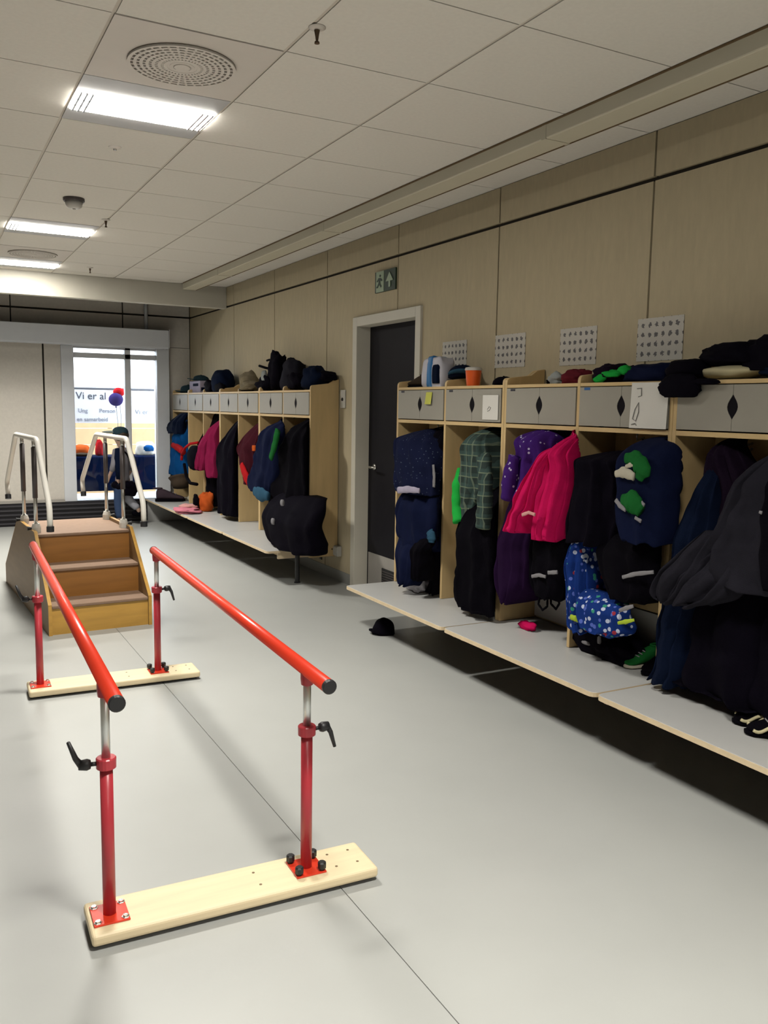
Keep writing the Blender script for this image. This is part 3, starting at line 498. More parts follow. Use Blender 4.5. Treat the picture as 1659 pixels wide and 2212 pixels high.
# ------------------------------------------------------------------ parallel bars
A0 = Vector((.402, 2.285)); ang = math.atan2(.071, 2.13)     # turned slightly towards the lockers
def pb(u, v, z): return Vector((A0.x+u*math.cos(ang)+v*math.sin(ang), A0.y-u*math.sin(ang)+v*math.cos(ang), z))
def pbox(mb, u0, u1, v0, v1, z0, z1):
    vs = [pb(u, v, z) for z in (z0, z1) for u, v in ((u0, v0), (u1, v0), (u1, v1), (u0, v1))]
    return mb.add(vs, [(3, 2, 1, 0), (4, 5, 6, 7), (0, 1, 5, 4), (1, 2, 6, 5), (2, 3, 7, 6), (3, 0, 4, 7)])
bars = thing('parallel_bars', 'red walking practice bars on two pale wooden base boards in the middle of the floor', 'exercise bars', tuple(pb(.28, 1.06, 0)))
L_ = 2.132
for v in (0, L_):
    bd = obj('base_board', pbox(MB(), -.058, .775, v-.088, v+.088, .012, .045), 'pine', bars, bevel=.010, seg=3)
    for u in (-.03, .36, .74):
        obj('rubber_foot', pbox(MB(), u-.02, u+.02, v-.06, v+.06, .0, .013), 'black_plastic', bd)
    for u, w_ in ((.42, -.03), (.42, .04), (.66, .045), (.66, -.03), (.73, .045), (.73, -.03)):
        c = pb(u, v+w_, .0445); obj('screw_hole', MB().lathe([(.0045, 0), (.0045, .0012)], c, 8), 'pine_dark', bd)
for v in (0, L_):
    for u in (0, .573):
        pl = obj('foot_plate', pbox(MB(), u-.047, u+.047, v-.050, v+.050, .0452, .0505), 'red_paint', bars, bevel=.001)
        for du in (-.036, .036):
            for dv in (-.038, .038):
                c = pb(u+du, v+dv, .0505)
                if u > .1:
                    k = obj('star_knob', MB().lathe([(.007, 0), (.007, .006), (.013, .007), (.0135, .022), (.010, .026)], c, 8), 'black_plastic', pl)
                else:
                    obj('bolt', MB().lathe([(.011, 0), (.011, .002), (.007, .0025), (.007, .007)], c, 6), 'steel', pl)
        zc_ = .487
        obj('post', MB().tube([pb(u, v, .050), pb(u, v, zc_-.02)], .0172, 18), 'red_tube', bars, smooth=True)
        cl = obj('collar', MB().lathe([(.020, -.026), (.0262, -.022), (.0268, .004), (.024, .007)], pb(u, v, zc_), 18), 'red_tube', bars, smooth=False)
        zr = (.705 if u == 0 else .662)+.010*v/L_
        obj('inner_tube', MB().tube([pb(u, v, zc_), pb(u, v, zr-.02)], .0118, 16), 'chrome', bars, smooth=True)
        obj('saddle', MB().lathe([(.013, -.045), (.018, -.043), (.020, -.025), (.020, -.008)], pb(u, v, zr), 16), 'red_tube', bars)
        s = -1 if u == 0 else 1
        hd = MB(); c0 = pb(u+s*.024, v, zc_-.008); c1 = pb(u+s*.040, v, zc_-.007); c2 = pb(u+s*.070, v, zc_-.005)
        hd.tube([c0, c1], .006, 10).tube([c1, c1.lerp(c2, .3), c2], [.012, .0155, .0125], 14)
        if s < 0: tip = pb(u-.095, v-.01, zc_+.066)
        else: tip = pb(u+.086, v-.01, zc_-.070)
        hd.tube([c2.lerp(c1, .2), c2.lerp(tip, .3), tip], [.0095, .0075, .005], 10)
        obj('clamp_lever', hd, 'black_plastic', bars, smooth=True)
for u, za, va, vb in ((0, .706, -.195, 2.30), (.573, .663, -.165, 2.19)):
    p0 = pb(u, va, za-.001); p1 = pb(u, vb, za+.011)
    r_ = obj('rail', MB().tube([p0, p1], .0205, 24), 'red_paint', bars, smooth=False)
    for p in r_.data.polygons: p.use_smooth = len(p.vertices) == 4
    d = (p1-p0).normalized()
    for e, q in ((p0, -1), (p1, 1)): obj('end_cap', MB().tube([e-d*q*.002, e+d*q*.006, e+d*q*.009], [.0212, .0212, .018], 20), 'black_plastic', r_)

# ------------------------------------------------------------------ training steps
th = math.radians(2.7); O = Vector((.650, 5.515))
def st(u, v, z): return Vector((O.x+u*math.cos(th)-v*math.sin(th), O.y+u*math.sin(th)+v*math.cos(th), z))
def sprism(mb, poly, u0, u1):     # poly in (v, z), extruded over u
    n = len(poly); vs = [st(u0, v, z) for v, z in poly]+[st(u1, v, z) for v, z in poly]
    return mb.add(vs, [tuple(range(n)), tuple(range(2*n-1, n-1, -1))]+[(i, (i+1) % n, n+(i+1) % n, n+i) for i in range(n)])
def sbox(mb, u0, u1, v0, v1, z0, z1): return sprism(mb, [(v0, z0), (v1, z0), (v1, z1), (v0, z1)], u0, u1)
steps = thing('training_steps', 'brown wooden practice steps with side panels standing behind the red bars', 'steps', tuple(st(.318, .93, 0)))
side = [(0, 0), (0, .190), (.44, .588), (1.16, .588), (1.865, .145), (1.865, 0)]
for u0, u1 in ((0, .020), (.616, .636)):
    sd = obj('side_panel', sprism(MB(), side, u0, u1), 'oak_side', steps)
    for a, b_ in zip(side[:-1], side[1:]):
        d = Vector((b_[0]-a[0], b_[1]-a[1])); nrm = Vector((-d.y, d.x)).normalized()*.003
        obj('edge_strip', sprism(MB(), [a, b_, (b_[0]+nrm.x, b_[1]+nrm.y), (a[0]+nrm.x, a[1]+nrm.y)], u0-.0005, u1+.0005), 'oak', sd)
fr = [(0.0, .185), (.222, .376), (.444, .570)]
zp = 0
for k, (v, z) in enumerate(fr):
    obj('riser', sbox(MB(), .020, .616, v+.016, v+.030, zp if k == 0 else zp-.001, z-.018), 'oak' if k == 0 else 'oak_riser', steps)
    v1 = fr[k+1][0]+.020 if k < 2 else 1.16
    obj('tread', sbox(MB(), .0205, .6155, v+.004, v1, z-.020, z), 'tread', steps, bevel=.006, seg=3)
    zp = z
for k in range(3):
    v = 1.16+.235*k; z = .570-.1425*(k+1)
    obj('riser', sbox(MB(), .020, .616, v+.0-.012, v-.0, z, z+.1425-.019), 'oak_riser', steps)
    obj('tread', sbox(MB(), .0205, .6155, v, v+.235, z-.020, z), 'tread', steps)
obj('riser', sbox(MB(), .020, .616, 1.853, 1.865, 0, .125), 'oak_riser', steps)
def fillet(pts, r=.04, n=4):
    out = [Vector(pts[0])]
    for a, b_, c in zip(pts[:-2], pts[1:-1], pts[2:]):
        a, b_, c = Vector(a), Vector(b_), Vector(c); p = b_+(a-b_).normalized()*r; q = b_+(c-b_).normalized()*r
        for k in range(n+1):
            t = k/n; out.append(p*(1-t)**2+b_*2*t*(1-t)+q*t*t)
    return out+[Vector(pts[-1])]
for u, s in ((.032, 1), (.604, -1)):
    pts = [st(u, .035, .665), st(u, .045, .80), st(u, .425, 1.192), st(u, 1.32, 1.192), st(u, 1.865, .80), st(u, 1.83, .69)]
    hr = obj('handrail', MB().tube(fillet(pts), .0175, 16), 'tube_white', steps, smooth=True)
    obj('end_cap', MB().tube([pts[0]+Vector((0, 0, .012)), pts[0]-Vector((0, 0, .022))], .0225, 14), 'black_plastic', hr); obj('end_cap', MB().tube([pts[-1]+Vector((0, .003, .012)), pts[-1]-Vector((0, .006, .022))], .0225, 14), 'black_plastic', hr)
    for v in (.552, 1.04):
        po = obj('rail_post', MB().tube([st(u, v, .565), st(u, v, .98)], .0125, 12), 'steel', steps, smooth=True)
        obj('outer_sleeve', MB().tube([st(u, v, .84 if s < 0 else .80), st(u, v, 1.135)], .0165, 12), 'post_dark', po, smooth=True)
        obj('top_socket', MB().tube([st(u, v, 1.13), st(u, v, 1.18)], .012, 12), 'steel', po, smooth=True)
        obj('foot_block', MB().lathe([(.030, 0), (.030, .035), (.022, .060)], st(u, v, .57), 14), 'plastic_white', po)
        kn = obj('clamp_knob', MB().tube([st(u-s*.02, v, .60), st(u-s*.055, v, .60)], [.006, .014], 10), 'black_plastic', po)
# ------------------------------------------------------------------ clothes
def lerp_rows(rows, n):
    out = []
    for i in range(n):
        t = i/(n-1)*(len(rows)-1); k = min(int(t), len(rows)-2); f = t-k
        P = [rows[max(0, min(len(rows)-1, k+d))] for d in (-1, 0, 1, 2)]
        r = []
        for j in range(3):
            a, b_, c, d = (p[j] for p in P)
            r.append(.5*((2*b_)+(-a+c)*f+(2*a-5*b_+4*c-d)*f*f+(-a+3*b_-3*c+d)*f**3))
        out.append(r)
    return out
def drape(rows, xf, xb, clamp, amp, k, seed):
    n = 64; m = max(30, 7*len(rows)); R = lerp_rows(rows, m); mb = MB(); vs = []
    for i, (z, yl, yr) in enumerate(R):
        f = i/(m-1); ym = (yl+yr)/2; a = abs(yl-yr)/2; open_ = min(1, .35+f*1.6)
        dep = (xb-xf)*min(1, .45+.9*f); front = xf+(xb-xf)*.62*max(0, 1-f*2.6)**1.3
        xm = front+dep/2
        for q in range(n):
            t = 2*PI*q/n; c, s = math.cos(t), math.sin(t)
            y = ym+a*math.copysign(abs(c)**.72, c); x = xm-dep/2*math.copysign(abs(s)**.8, s)
            fold = amp*1.15*open_*(2.2*abs(math.sin(k*c*1.15+seed+f*.9))-1.2+.55*math.sin(k*c*4.1+seed*2+f*2.1)+1.6*noise.noise(Vector((y*9, z*4, seed*3.3)))+1.1*noise.noise(Vector((y*24, z*9, seed*1.3))))
            if s > -.2: x -= fold
            y += .006*noise.noise(Vector((z*14, s*2, seed+5.1)))*2
            zz = max(z+.008*math.sin(k*c*2+seed)*(f > .93), .284)
            x = min(x, 2.990)
            if clamp:
                e_ = min(1, max(0, (x-LX+.060)/.045)); e_ = e_*e_*(3-2*e_); y += (min(max(y, clamp[1]+.003), clamp[0]-.003)-y)*e_
            vs.append((x, y, zz))
    fs = [(i*n+q, i*n+(q+1) % n, (i+1)*n+(q+1) % n, (i+1)*n+q) for i in range(m-1) for q in range(n)]
    fs += [tuple(range(n-1, -1, -1)), tuple((m-1)*n+q for q in range(n))]
    return mb.add(vs, fs)
GR = {}
for si, (name, cat, label, m, xf, xb, cl, rows, parts, amp, k, group) in enumerate(GARMENTS):
    g_ = obj(name, drape(rows, xf, xb, cl, amp, k, si*1.37), m, smooth=True, label=label, cat=cat, group=group)
    # the loop by which it hangs
    z, yl, yr = rows[0]
    obj('hanger_loop', MB().tube([(xf+(xb-xf)*.55, (yl+yr)/2, z-.01), (min(xb, LB-.05), (yl+yr)/2+.01, z+.02), (LB-.045, (yl+yr)/2, max(z+.03, min(1.305, z+.06)))], .004, 8), 'black', g_, smooth=True)
    for (pn, pm, path) in parts:
        if len(path[0]) == 3:
            obj(pn, drape(path, xf-.045, xf+.10, None, amp*.8, 4, si*1.9+.7), pm, g_, smooth=True); continue
        P = [Vector((x-.0, y, z)) for x, y, z, r in path]; R = [r for *_, r in path]
        Q = []; QR = []
        for i in range(len(P)-1):
            for j in range(6):
                t = j/6; t2 = t*t*(3-2*t); Q.append(P[i].lerp(P[i+1], t)); QR.append((R[i]*(1-t2)+R[i+1]*t2)*(1+.07*math.sin(9*(i+t)+si)))
        Q.append(P[-1]); QR.append(R[-1])
        flat = pn in ('hem_stripe', 'reflective_strip', 'knee_stripe', 'stripe', 'green_patch', 'white_patch', 'fleck', 'patch', 'badge', 'trim', 'hem', 'cuff', 'knee_patch', 'buckle')
        obj(pn, MB().tube(Q, QR, 14, squash=.45 if flat else .8), pm, g_, smooth=True)

# ------------------------------------------------------------------ small things: helpers
def shoe(name, c, yaw, L, m, sole, label, cat='shoe', group=None, wave=None, lace=True):
    t = thing(name, label, cat, c, group); rt = Matrix.Rotation(yaw, 3, 'Z'); c = Vector(c)
    def T(x, y, z): return c+rt @ Vector((x*L, y*L, z*L))
    def ring(x, w_, z0, z1, n=14): return [T(x, w_*math.copysign(abs(math.cos(2*PI*k/n))**.8, math.cos(2*PI*k/n)), (z0+z1)/2+(z1-z0)/2*math.copysign(abs(math.sin(2*PI*k/n))**.8, math.sin(2*PI*k/n))) for k in range(n)]
    def loft(st_):
        vs = [q for r in st_ for q in r]; n = len(st_[0])
        fs = [(i*n+k, i*n+(k+1) % n, (i+1)*n+(k+1) % n, (i+1)*n+k) for i in range(len(st_)-1) for k in range(n)]+[tuple(range(n)), tuple((len(st_)-1)*n+k for k in range(n))]
        return MB().add(vs, fs)
    obj('upper', loft([ring(-.5, .10, .1, .34), ring(-.46, .16, .08, .46), ring(-.30, .18, .08, .48), ring(-.10, .17, .08, .40), ring(.12, .19, .08, .29), ring(.32, .19, .08, .22), ring(.45, .14, .08, .18), ring(.50, .06, .08, .14)]), m, t, smooth=True, subsurf=1)
    obj('sole', loft([ring(-.53, .10, 0, .10), ring(-.46, .18, 0, .10), ring(-.15, .17, .0, .10), ring(.2, .205, .0, .10), ring(.42, .16, .0, .10), ring(.53, .06, .02, .10)]), sole, t, smooth=True)
    obj('collar', MB().tube([T(-.44+.15*math.cos(a), .10*math.sin(a)*1.0, .47) for a in [2*PI*k/12 for k in range(13)]], .028*L, 8), m, t, smooth=True)
    if lace:
        for k in range(3): obj('lace', MB().tube([T(.0+.09*k, -.09, .37-.05*k), T(.02+.09*k, 0, .40-.055*k), T(.0+.09*k, .09, .37-.05*k)], .014*L, 6), 'grey', t, smooth=True)
    if wave:
        for s in (-1, 1): obj('wave_stripe', MB().tube([T(x, s*(.17+.03*math.sin((x+.5)*3)), .17+.055*math.sin(x*13)) for x in [-.44+.88*k/22 for k in range(23)]], .028*L, 8), wave, t, smooth=True)
    return t
def cap(name, c, r, yaw, m, label, brim='same', hat='cap', h=.85, tilt=0.0, brim_len=.75, group=None):
    t = thing(name, label, hat, c, group); rt = Matrix.Rotation(yaw, 3, 'Z') @ Matrix.Rotation(tilt, 3, 'Y'); c = Vector(c)
    mb = MB(); vs = []; nu, nv = 24, 8
    for j in range(nv+1):
        a = PI/2*j/nv
        for k in range(nu):
            p = 2*PI*k/nu; q = 1+.05*noise.noise(Vector((math.cos(p)*1.5, math.sin(p)*1.5, j*.3+c.y)))*2
            vs.append(c+rt @ Vector((r*math.cos(a)**.8*math.cos(p)*1.08*q, r*math.cos(a)**.8*math.sin(p)*q, r*h*math.sin(a)*q+.004)))
    fs = [(j*nu+k, j*nu+(k+1) % nu, (j+1)*nu+(k+1) % nu, (j+1)*nu+k) for j in range(nv) for k in range(nu)]+[tuple(range(nu-1, -1, -1))]
    obj('crown', mb.add(vs, fs), m, t, smooth=True)
    bm_ = MB(); top = []; n = 14
    for k in range(n+1):
        a = -1.15+2.3*k/n; top.append((Vector((r*1.05*math.cos(a), r*.98*math.sin(a), .012)), Vector((r*(1.02*math.cos(a)+brim_len*max(0, math.cos(a))**.6), r*1.02*math.sin(a), .004+.02*math.cos(a)))))
    vs = []
    for i_, o_ in top:
        for q, dz in ((i_, 0), (o_, 0), (o_, .006), (i_, .006)): vs.append(c+rt @ (q+Vector((0, 0, dz))))
    fs = [(4*k+s, 4*k+(s+1) % 4, 4*k+4+(s+1) % 4, 4*k+4+s) for k in range(n) for s in range(4)]+[(0, 1, 2, 3), (4*n+3, 4*n+2, 4*n+1, 4*n)]
    obj('brim', bm_.add(vs, fs), m if brim == 'same' else brim, t, smooth=True)
    obj('top_button', MB().blob(tuple(c+rt @ Vector((0, 0, r*h+.005))), (r*.1, r*.1, r*.07), 1, .0, nu=8, nv=6), m, t, smooth=True)
    return t
ZT = 1.5615
def pile(name, cat, label, m, parts, group=None):
    o = None
    for i, (pn, pm, c, r, seed, amp, pw) in enumerate(parts):
        q = obj(pn if i else name, MB().blob(c, r, seed, amp, 1.7, 26, 16, flat=c[2]-r[2]*.72, power=pw), pm or m, o, smooth=True)
        if i == 0: o = tag(q, label, cat, group)
    return o
# on top of the near units
t = shoe('shoe', (2.86, 4.885, ZT), PI*.55, .17, 'brown', 'black', 'brown black boot lying on the cupboard top beside the dark door', lace=False)
o = pile('carrier_bag', 'bag', 'white and blue plastic carrier bag standing on the cupboard top', 'bag_white', [('', None, (2.85, 4.60, ZT+.076), (.062, .115, .106), 3, .06, .38), ('blue_band', 'bag_blue', (2.845, 4.605, ZT+.079), (.064, .030, .110), 3, .05, .35), ('dark_print', 'navydark', (2.800, 4.535, ZT+.068), (.022, .034, .066), 5, .04, .4)])
for yy in (4.545, 4.665): obj('handle', MB().tube([(2.84, yy, ZT+.15), (2.835, yy+.008, ZT+.175), (2.85, yy+.035, ZT+.178), (2.85, yy+.04, ZT+.15)], .005, 8), 'bag_white', o, smooth=True)
cap('cap', (2.89, 4.395, ZT+.05), .088, PI*1.3, 'navydark', 'navy cap slumped over the raised plywood divider beside the orange cup', brim='bluelight', tilt=-.15)
t = thing('cup', 'orange plastic cup with a pale lid on the cupboard top', 'cup', (2.815, 4.165, ZT))
obj('body', MB().lathe([(.036, 0), (.038, .004), (.046, .085), (.046, .09)], (2.815, 4.165, ZT), 28), 'cup_orange', t, smooth=False)
obj('lid', MB().lathe([(.049, .088), (.050, .096), (.046, .104), (.030, .108)], (2.815, 4.165, ZT), 28), 'cup_lid', t)
cap('knitted_hat', (2.84, 3.905, ZT), .062, 1.0, 'black2', 'small black hat with a bobble on the cupboard top beneath a faint sheet', hat='hat', h=.7, brim_len=.2)
pile('mitten', 'mitten', 'crumpled grey mitten at the end of the bare cupboard top', 'silver', [('', None, (2.83, 3.44, ZT+.022), (.035, .05, .030), 2, .25, 1), ('cuff', 'black', (2.815, 3.47, ZT+.012), (.02, .025, .016), 4, .2, 1)])
pile('knitted_hat', 'hat', 'dark red knitted hat with pink rim on the cupboard top', 'darkred', [('', None, (2.85, 3.325, ZT+.030), (.06, .075, .042), 6, .2, 1), ('rim', 'rosepink', (2.85, 3.365, ZT+.040), (.028, .022, .026), 7, .2, 1)])
pile('scarf', 'scarf', 'dark plum scarf heaped between the red hat and the green glove', 'plum', [('', None, (2.86, 3.08, ZT+.036), (.075, .10, .050), 8, .18, 1), ('fold', 'plum', (2.90, 2.99, ZT+.03), (.06, .08, .042), 9, .2, 1)])
t = pile('glove', 'glove', 'bright green glove hanging over the cupboard edge', 'green', [('', None, (2.80, 3.02, ZT+.038), (.030, .055, .020), 11, .15, 1)])
for k, (dy, dz) in enumerate(((.03, -.012), (.045, -.004), (.052, .006))): obj('finger', MB().tube([(2.80, 3.04+k*.004, ZT+.036), (2.785, 3.06+dy*.4, ZT+.022+dz), (2.772, 3.075+dy*.6, ZT+.010+dz*.3)], [.012, .011, .008], 10), 'green', t, smooth=True)
obj('cuff', MB().blob((2.82, 2.955, ZT+.055), (.032, .035, .022), 3, .1, flat=ZT+.001), 'green', t, smooth=True)
pile('folded_jacket', 'jacket', 'folded navy rain jacket with green edge on the cupboard top', 'navyblue', [('', None, (2.85, 2.795, ZT+.034), (.085, .135, .045), 13, .12, .75), ('green_edge', 'darkgreen', (2.90, 2.79, ZT+.058), (.045, .12, .020), 14, .1, .8)])
# cap drooping over the nearest unit and heap of black clothes
pile('cap', 'cap', 'black cap drooping over the front of the cupboard nearest the camera', 'black2', [('', None, (2.727, 2.545, 1.533), (.027, .105, .058), 15, .08, .9), ('crown', 'black2', (2.80, 2.57, ZT+.040), (.075, .10, .048), 16, .08, .9), ('brim', 'black2', (2.735, 2.43, 1.552), (.03, .08, .014), 17, .05, 1)])
pile('jacket_heap', 'jacket', 'large black jacket thrown on top of the unit nearest the camera', 'black2', [('', None, (2.88, 2.37, ZT+.095), (.11, .17, .052), 21, .16, .8), ('sleeve', 'black2', (2.87, 2.17, ZT+.085), (.11, .16, .075), 22, .16, .8), ('collar', 'black2', (2.90, 2.50, ZT+.095), (.07, .07, .045), 23, .2, 1), ('lining', 'navydark', (2.85, 2.14, ZT+.025), (.09, .10, .03), 24, .1, 1)])
obj('straw_visor', MB().blob((2.84, 2.39, ZT+.030), (.085, .155, .026), 31, .06, 1.2, 26, 12, flat=ZT+.004), 'cream', smooth=True, label='cream coloured sun visor squeezed under the large black jacket', cat='visor')
# on top of the far units
cap('cap', (2.88, 10.36, ZT), .095, PI*1.1, 'brightblue' if False else 'teal', 'dark teal hat on the corner unit beside the window', hat='hat', h=1.0)
o = obj('storage_box', MB().box(2.80, 2.96, 9.60, 10.02, ZT, ZT+.135), 'lavender', bevel=.008, label='small grey box with dark label on the far cupboard top', cat='box')
obj('label_plate', MB().box(2.796, 2.80, 9.66, 9.86, ZT+.075, ZT+.105), 'navydark', o); obj('label_plate', MB().box(2.66+.155, 2.87, 9.597, 9.60, ZT+.02, ZT+.06), 'navydark', o)
cap('cap', (2.88, 9.82, ZT+.136), .088, PI*.9, 'teal', 'dark cap lying on the small grey box', h=.7)
o = pile('rucksack', 'bag', 'bulky dark navy bag on the far cupboard top beside the mottled beige hat', 'navydark', [('', None, (2.87, 8.98, ZT+.10), (.105, .20, .135), 41, .08, .8), ('pocket', 'black', (2.80, 9.20, ZT+.06), (.05, .12, .075), 42, .1, .8), ('strap', 'black', (2.79, 8.85, ZT+.05), (.03, .15, .05), 43, .1, 1)])
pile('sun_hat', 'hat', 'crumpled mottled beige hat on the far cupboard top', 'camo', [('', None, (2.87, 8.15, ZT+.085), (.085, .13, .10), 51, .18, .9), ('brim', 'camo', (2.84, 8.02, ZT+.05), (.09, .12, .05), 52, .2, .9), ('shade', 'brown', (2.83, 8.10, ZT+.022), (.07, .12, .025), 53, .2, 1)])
o = pile('jacket_heap', 'jacket', 'heap of one black jacket with upright collar on the far cupboard top', 'black2', [('', None, (2.88, 7.40, ZT+.15), (.08, .14, .19), 61, .16, .85), ('sleeve', 'black2', (2.83, 7.58, ZT+.06), (.06, .14, .075), 62, .2, .9), ('silver_lining', 'silver', (2.80, 7.55, ZT+.135), (.022, .045, .055), 63, .15, 1)])
obj('strap', MB().tube([(2.86, 7.52, ZT+.20), (2.84, 7.62, ZT+.215), (2.82, 7.72, ZT+.235)], .012, 8), 'black', o, smooth=True); obj('strap', MB().tube([(2.87, 7.46, ZT+.27), (2.85, 7.54, ZT+.285), (2.85, 7.60, ZT+.28)], .010, 8), 'black', o, smooth=True)
pile('jacket_heap', 'jacket', 'dark charcoal jacket slumped in the middle of the far cupboard top', 'charcoal', [('', None, (2.88, 7.02, ZT+.12), (.09, .17, .155), 71, .14, .85), ('fold', 'black2', (2.83, 6.86, ZT+.07), (.06, .12, .08), 72, .2, .9)])
pile('jacket_heap', 'jacket', 'flat navy black jacket spilling over the plywood end panel', 'navydark', [('', None, (2.88, 6.56, ZT+.085), (.10, .16, .105), 81, .14, .85), ('sleeve', 'black2', (2.92, 6.43, ZT+.105), (.08, .11, .045), 82, .15, .9)])
# on the benches
pile('plastic_bag', 'bag', 'crumpled white plastic bag on the bench under the dark blue snow trousers', 'bag_white', [('', None, (2.74, 4.62, .279+.045), (.06, .10, .06), 91, .25, 1), ('handle', 'bag_white', (2.80, 4.56, .279+.075), (.03, .03, .07), 92, .25, 1)])
pile('cloth', 'cloth', 'small crimson cloth on the bench below the purple trousers', 'pink', [('', None, (2.79, 3.55, .279+.018), (.03, .065, .026), 95, .15, 1)])
pile('rubber_boots', 'boots', 'heap of black rainwear feet on the bench under the blue patterned trousers', 'black2', [('', None, (2.85, 3.06, .279+.075), (.085, .16, .105), 97, .16, .85), ('foot', 'black2', (2.84, 2.92, .279+.05), (.09, .13, .07), 98, .2, .9), ('reflex', 'grey', (2.765, 2.98, .279+.085), (.008, .012, .022), 99, .1, 1), ('reflex', 'grey', (2.765, 3.07, .279+.05), (.008, .03, .010), 99, .1, 1)])
shoe('sneaker', (2.86, 2.80, .279), PI*1.0, .19, 'darkgreen', 'offwhite', 'dark green shoe with white toe spot beside the slim navy trousers')
shoe('sneaker', (2.86, 2.70, .279), PI*1.05, .20, 'black', 'black', 'black shoe squeezed between the green shoe and thick divider', lace=False)
shoe('sneaker', (2.725, 2.045, .279), PI*.80, .21, 'black', 'black', 'black sneaker with cream wavy stripe, half hidden by the long coat', wave='cream', group='pair of black sneakers')
shoe('sneaker', (2.675, 1.950, .279), PI*.80, .21, 'black', 'black', 'black sneaker with cream wavy stripe, foremost on the bench edge', wave='cream', group='pair of black sneakers')
shoe('shoe', (2.60, 10.18, .279), -.30, .33, 'shoe_brown', 'black', 'large dark shoe on the far bench end by the window')
pile('sock', 'socks', 'bundle of white socks behind the large dark shoe', 'offwhite', [('', None, (2.84, 10.06, .279+.05), (.06, .10, .070), 101, .2, 1)])
pile('cloth', 'cloth', 'pale pink cloth draped over the far bench edge', 'rosepink', [('', None, (2.50, 9.08, .279+.022), (.13, .20, .030), 103, .2, .9), ('fold', 'palepink', (2.55, 9.20, .279+.04), (.10, .10, .035), 104, .2, .9)])
o = pile('carrier_bag', 'bag', 'orange and black bag standing on the far bench beside the pink cloth', 'orange', [('', None, (2.72, 9.14, .279+.085), (.075, .11, .115), 106, .15, .8), ('black_side', 'black', (2.62, 9.17, .279+.075), (.03, .05, .10), 107, .15, .8)])
# bag with red trim hanging in the far unit
o = obj('shoulder_bag', MB().blob((2.71, 9.42, .84), (.10, .20, .14), 111, .06, 1.3, 26, 14, power=.85), 'black2', smooth=True, label='rounded black bag with red trim hanging in the far unit', cat='bag')
obj('red_trim', MB().tube([(2.60, 9.66, .86), (2.60, 9.50, .95), (2.61, 9.34, 1.00), (2.66, 9.20, 1.02)], .014, 10), 'red', o, smooth=True); obj('red_trim', MB().tube([(2.605, 9.66, .86), (2.60, 9.66, .80)], .016, 10), 'red', o, smooth=True)
obj('strap', MB().tube([(2.63, 9.66, .76), (2.63, 9.58, .62), (2.63, 9.42, .56), (2.66, 9.26, .56)], .018, 10), 'black', o, smooth=True); obj('strap', MB().tube([(2.72, 9.42, .98), (2.85, 9.45, 1.2), (2.955, 9.47, 1.315)], .012, 8), 'black', o, smooth=True)
o = obj('paper_sheet', MB().prism([(9.60, 1.00), (9.72, 1.14), (9.60, 1.16), (9.52, 1.02)], 'x', 2.902, 2.906), 'offwhite', label='creased cream paper sheet above the red-trimmed bag', cat='paper')
obj('pin', MB().tube([(2.904, 9.62, 1.14), (2.93, 9.62, 1.16), (2.99, 9.62, 1.17)], .004, 6), 'steel', o)
# cap on the floor
cap('cap', (2.555, 4.715, 0.0), .070, PI*.93, 'black2', 'black cap lying on the floor in front of the bench end', h=1.35, brim_len=.35)
# ------------------------------------------------------------------ child standing before the window
PB = Vector((2.08, 10.32, 0)); yw = math.radians(38)     # faces away from the camera and towards the window's left part
def bp(s, f, z): return Vector((PB.x+s*math.cos(yw)-f*math.sin(yw), PB.y+s*math.sin(yw)+f*math.cos(yw), z))
def skin(name, verts, edges, radii, m, parent=None, sub=1, **k):
    me = bpy.data.meshes.new(name); me.from_pydata([tuple(v) for v in verts], edges, [])
    o = bpy.data.objects.new(name, me); C.objects.link(o)
    md = o.modifiers.new('skin', 'SKIN'); md.use_smooth_shade = True
    for i, r in enumerate(radii):
        r = r if isinstance(r, tuple) else (r, r); me.skin_vertices[0].data[i].radius = r
        me.skin_vertices[0].data[i].use_root = (i == 0)
    s_ = o.modifiers.new('sub', 'SUBSURF'); s_.levels = s_.render_levels = sub
    dg = bpy.context.evaluated_depsgraph_get(); ev = o.evaluated_get(dg); m2 = bpy.data.meshes.new_from_object(ev)
    mb = MB(); mb.v = [tuple(v.co) for v in m2.vertices]; mb.f = [tuple(p.vertices) for p in m2.polygons]
    bpy.data.objects.remove(o); return obj(name, mb, m, parent, smooth=True, **k)
V = []; E_ = []; R_ = []
def nd(p, r, par=None):
    V.append(p); R_.append(r)
    if par is not None: E_.append((par, len(V)-1))
    return len(V)-1
pel = nd(bp(0, 0, .50), .075); sp1 = nd(bp(0, .005, .62), .070, pel); ch = nd(bp(0, 0, .80), .085, sp1); nk = nd(bp(0, .01, .93), .034, ch)
hd1 = nd(bp(-.01, .02, .99), .062, nk); hd2 = nd(bp(-.01, .025, 1.05), .080, hd1); hd3 = nd(bp(-.01, .02, 1.11), .062, hd2)
KN = []
for s, (kx, kf, kz), (ax, af, az), (tx, tf, tz) in ((-1, (-.06, .02, .27), (-.065, 0, .06), (-.075, .11, .03)), (1, (.075, -.02, .29), (.13, -.13, .17), (.15, -.06, .115))):
    hp = nd(bp(s*.055, 0, .46), .062, pel); kn = nd(bp(kx, kf, kz), .044, hp); an = nd(bp(ax, af, az), .028, kn); nd(bp(tx, tf, tz), .024, an)
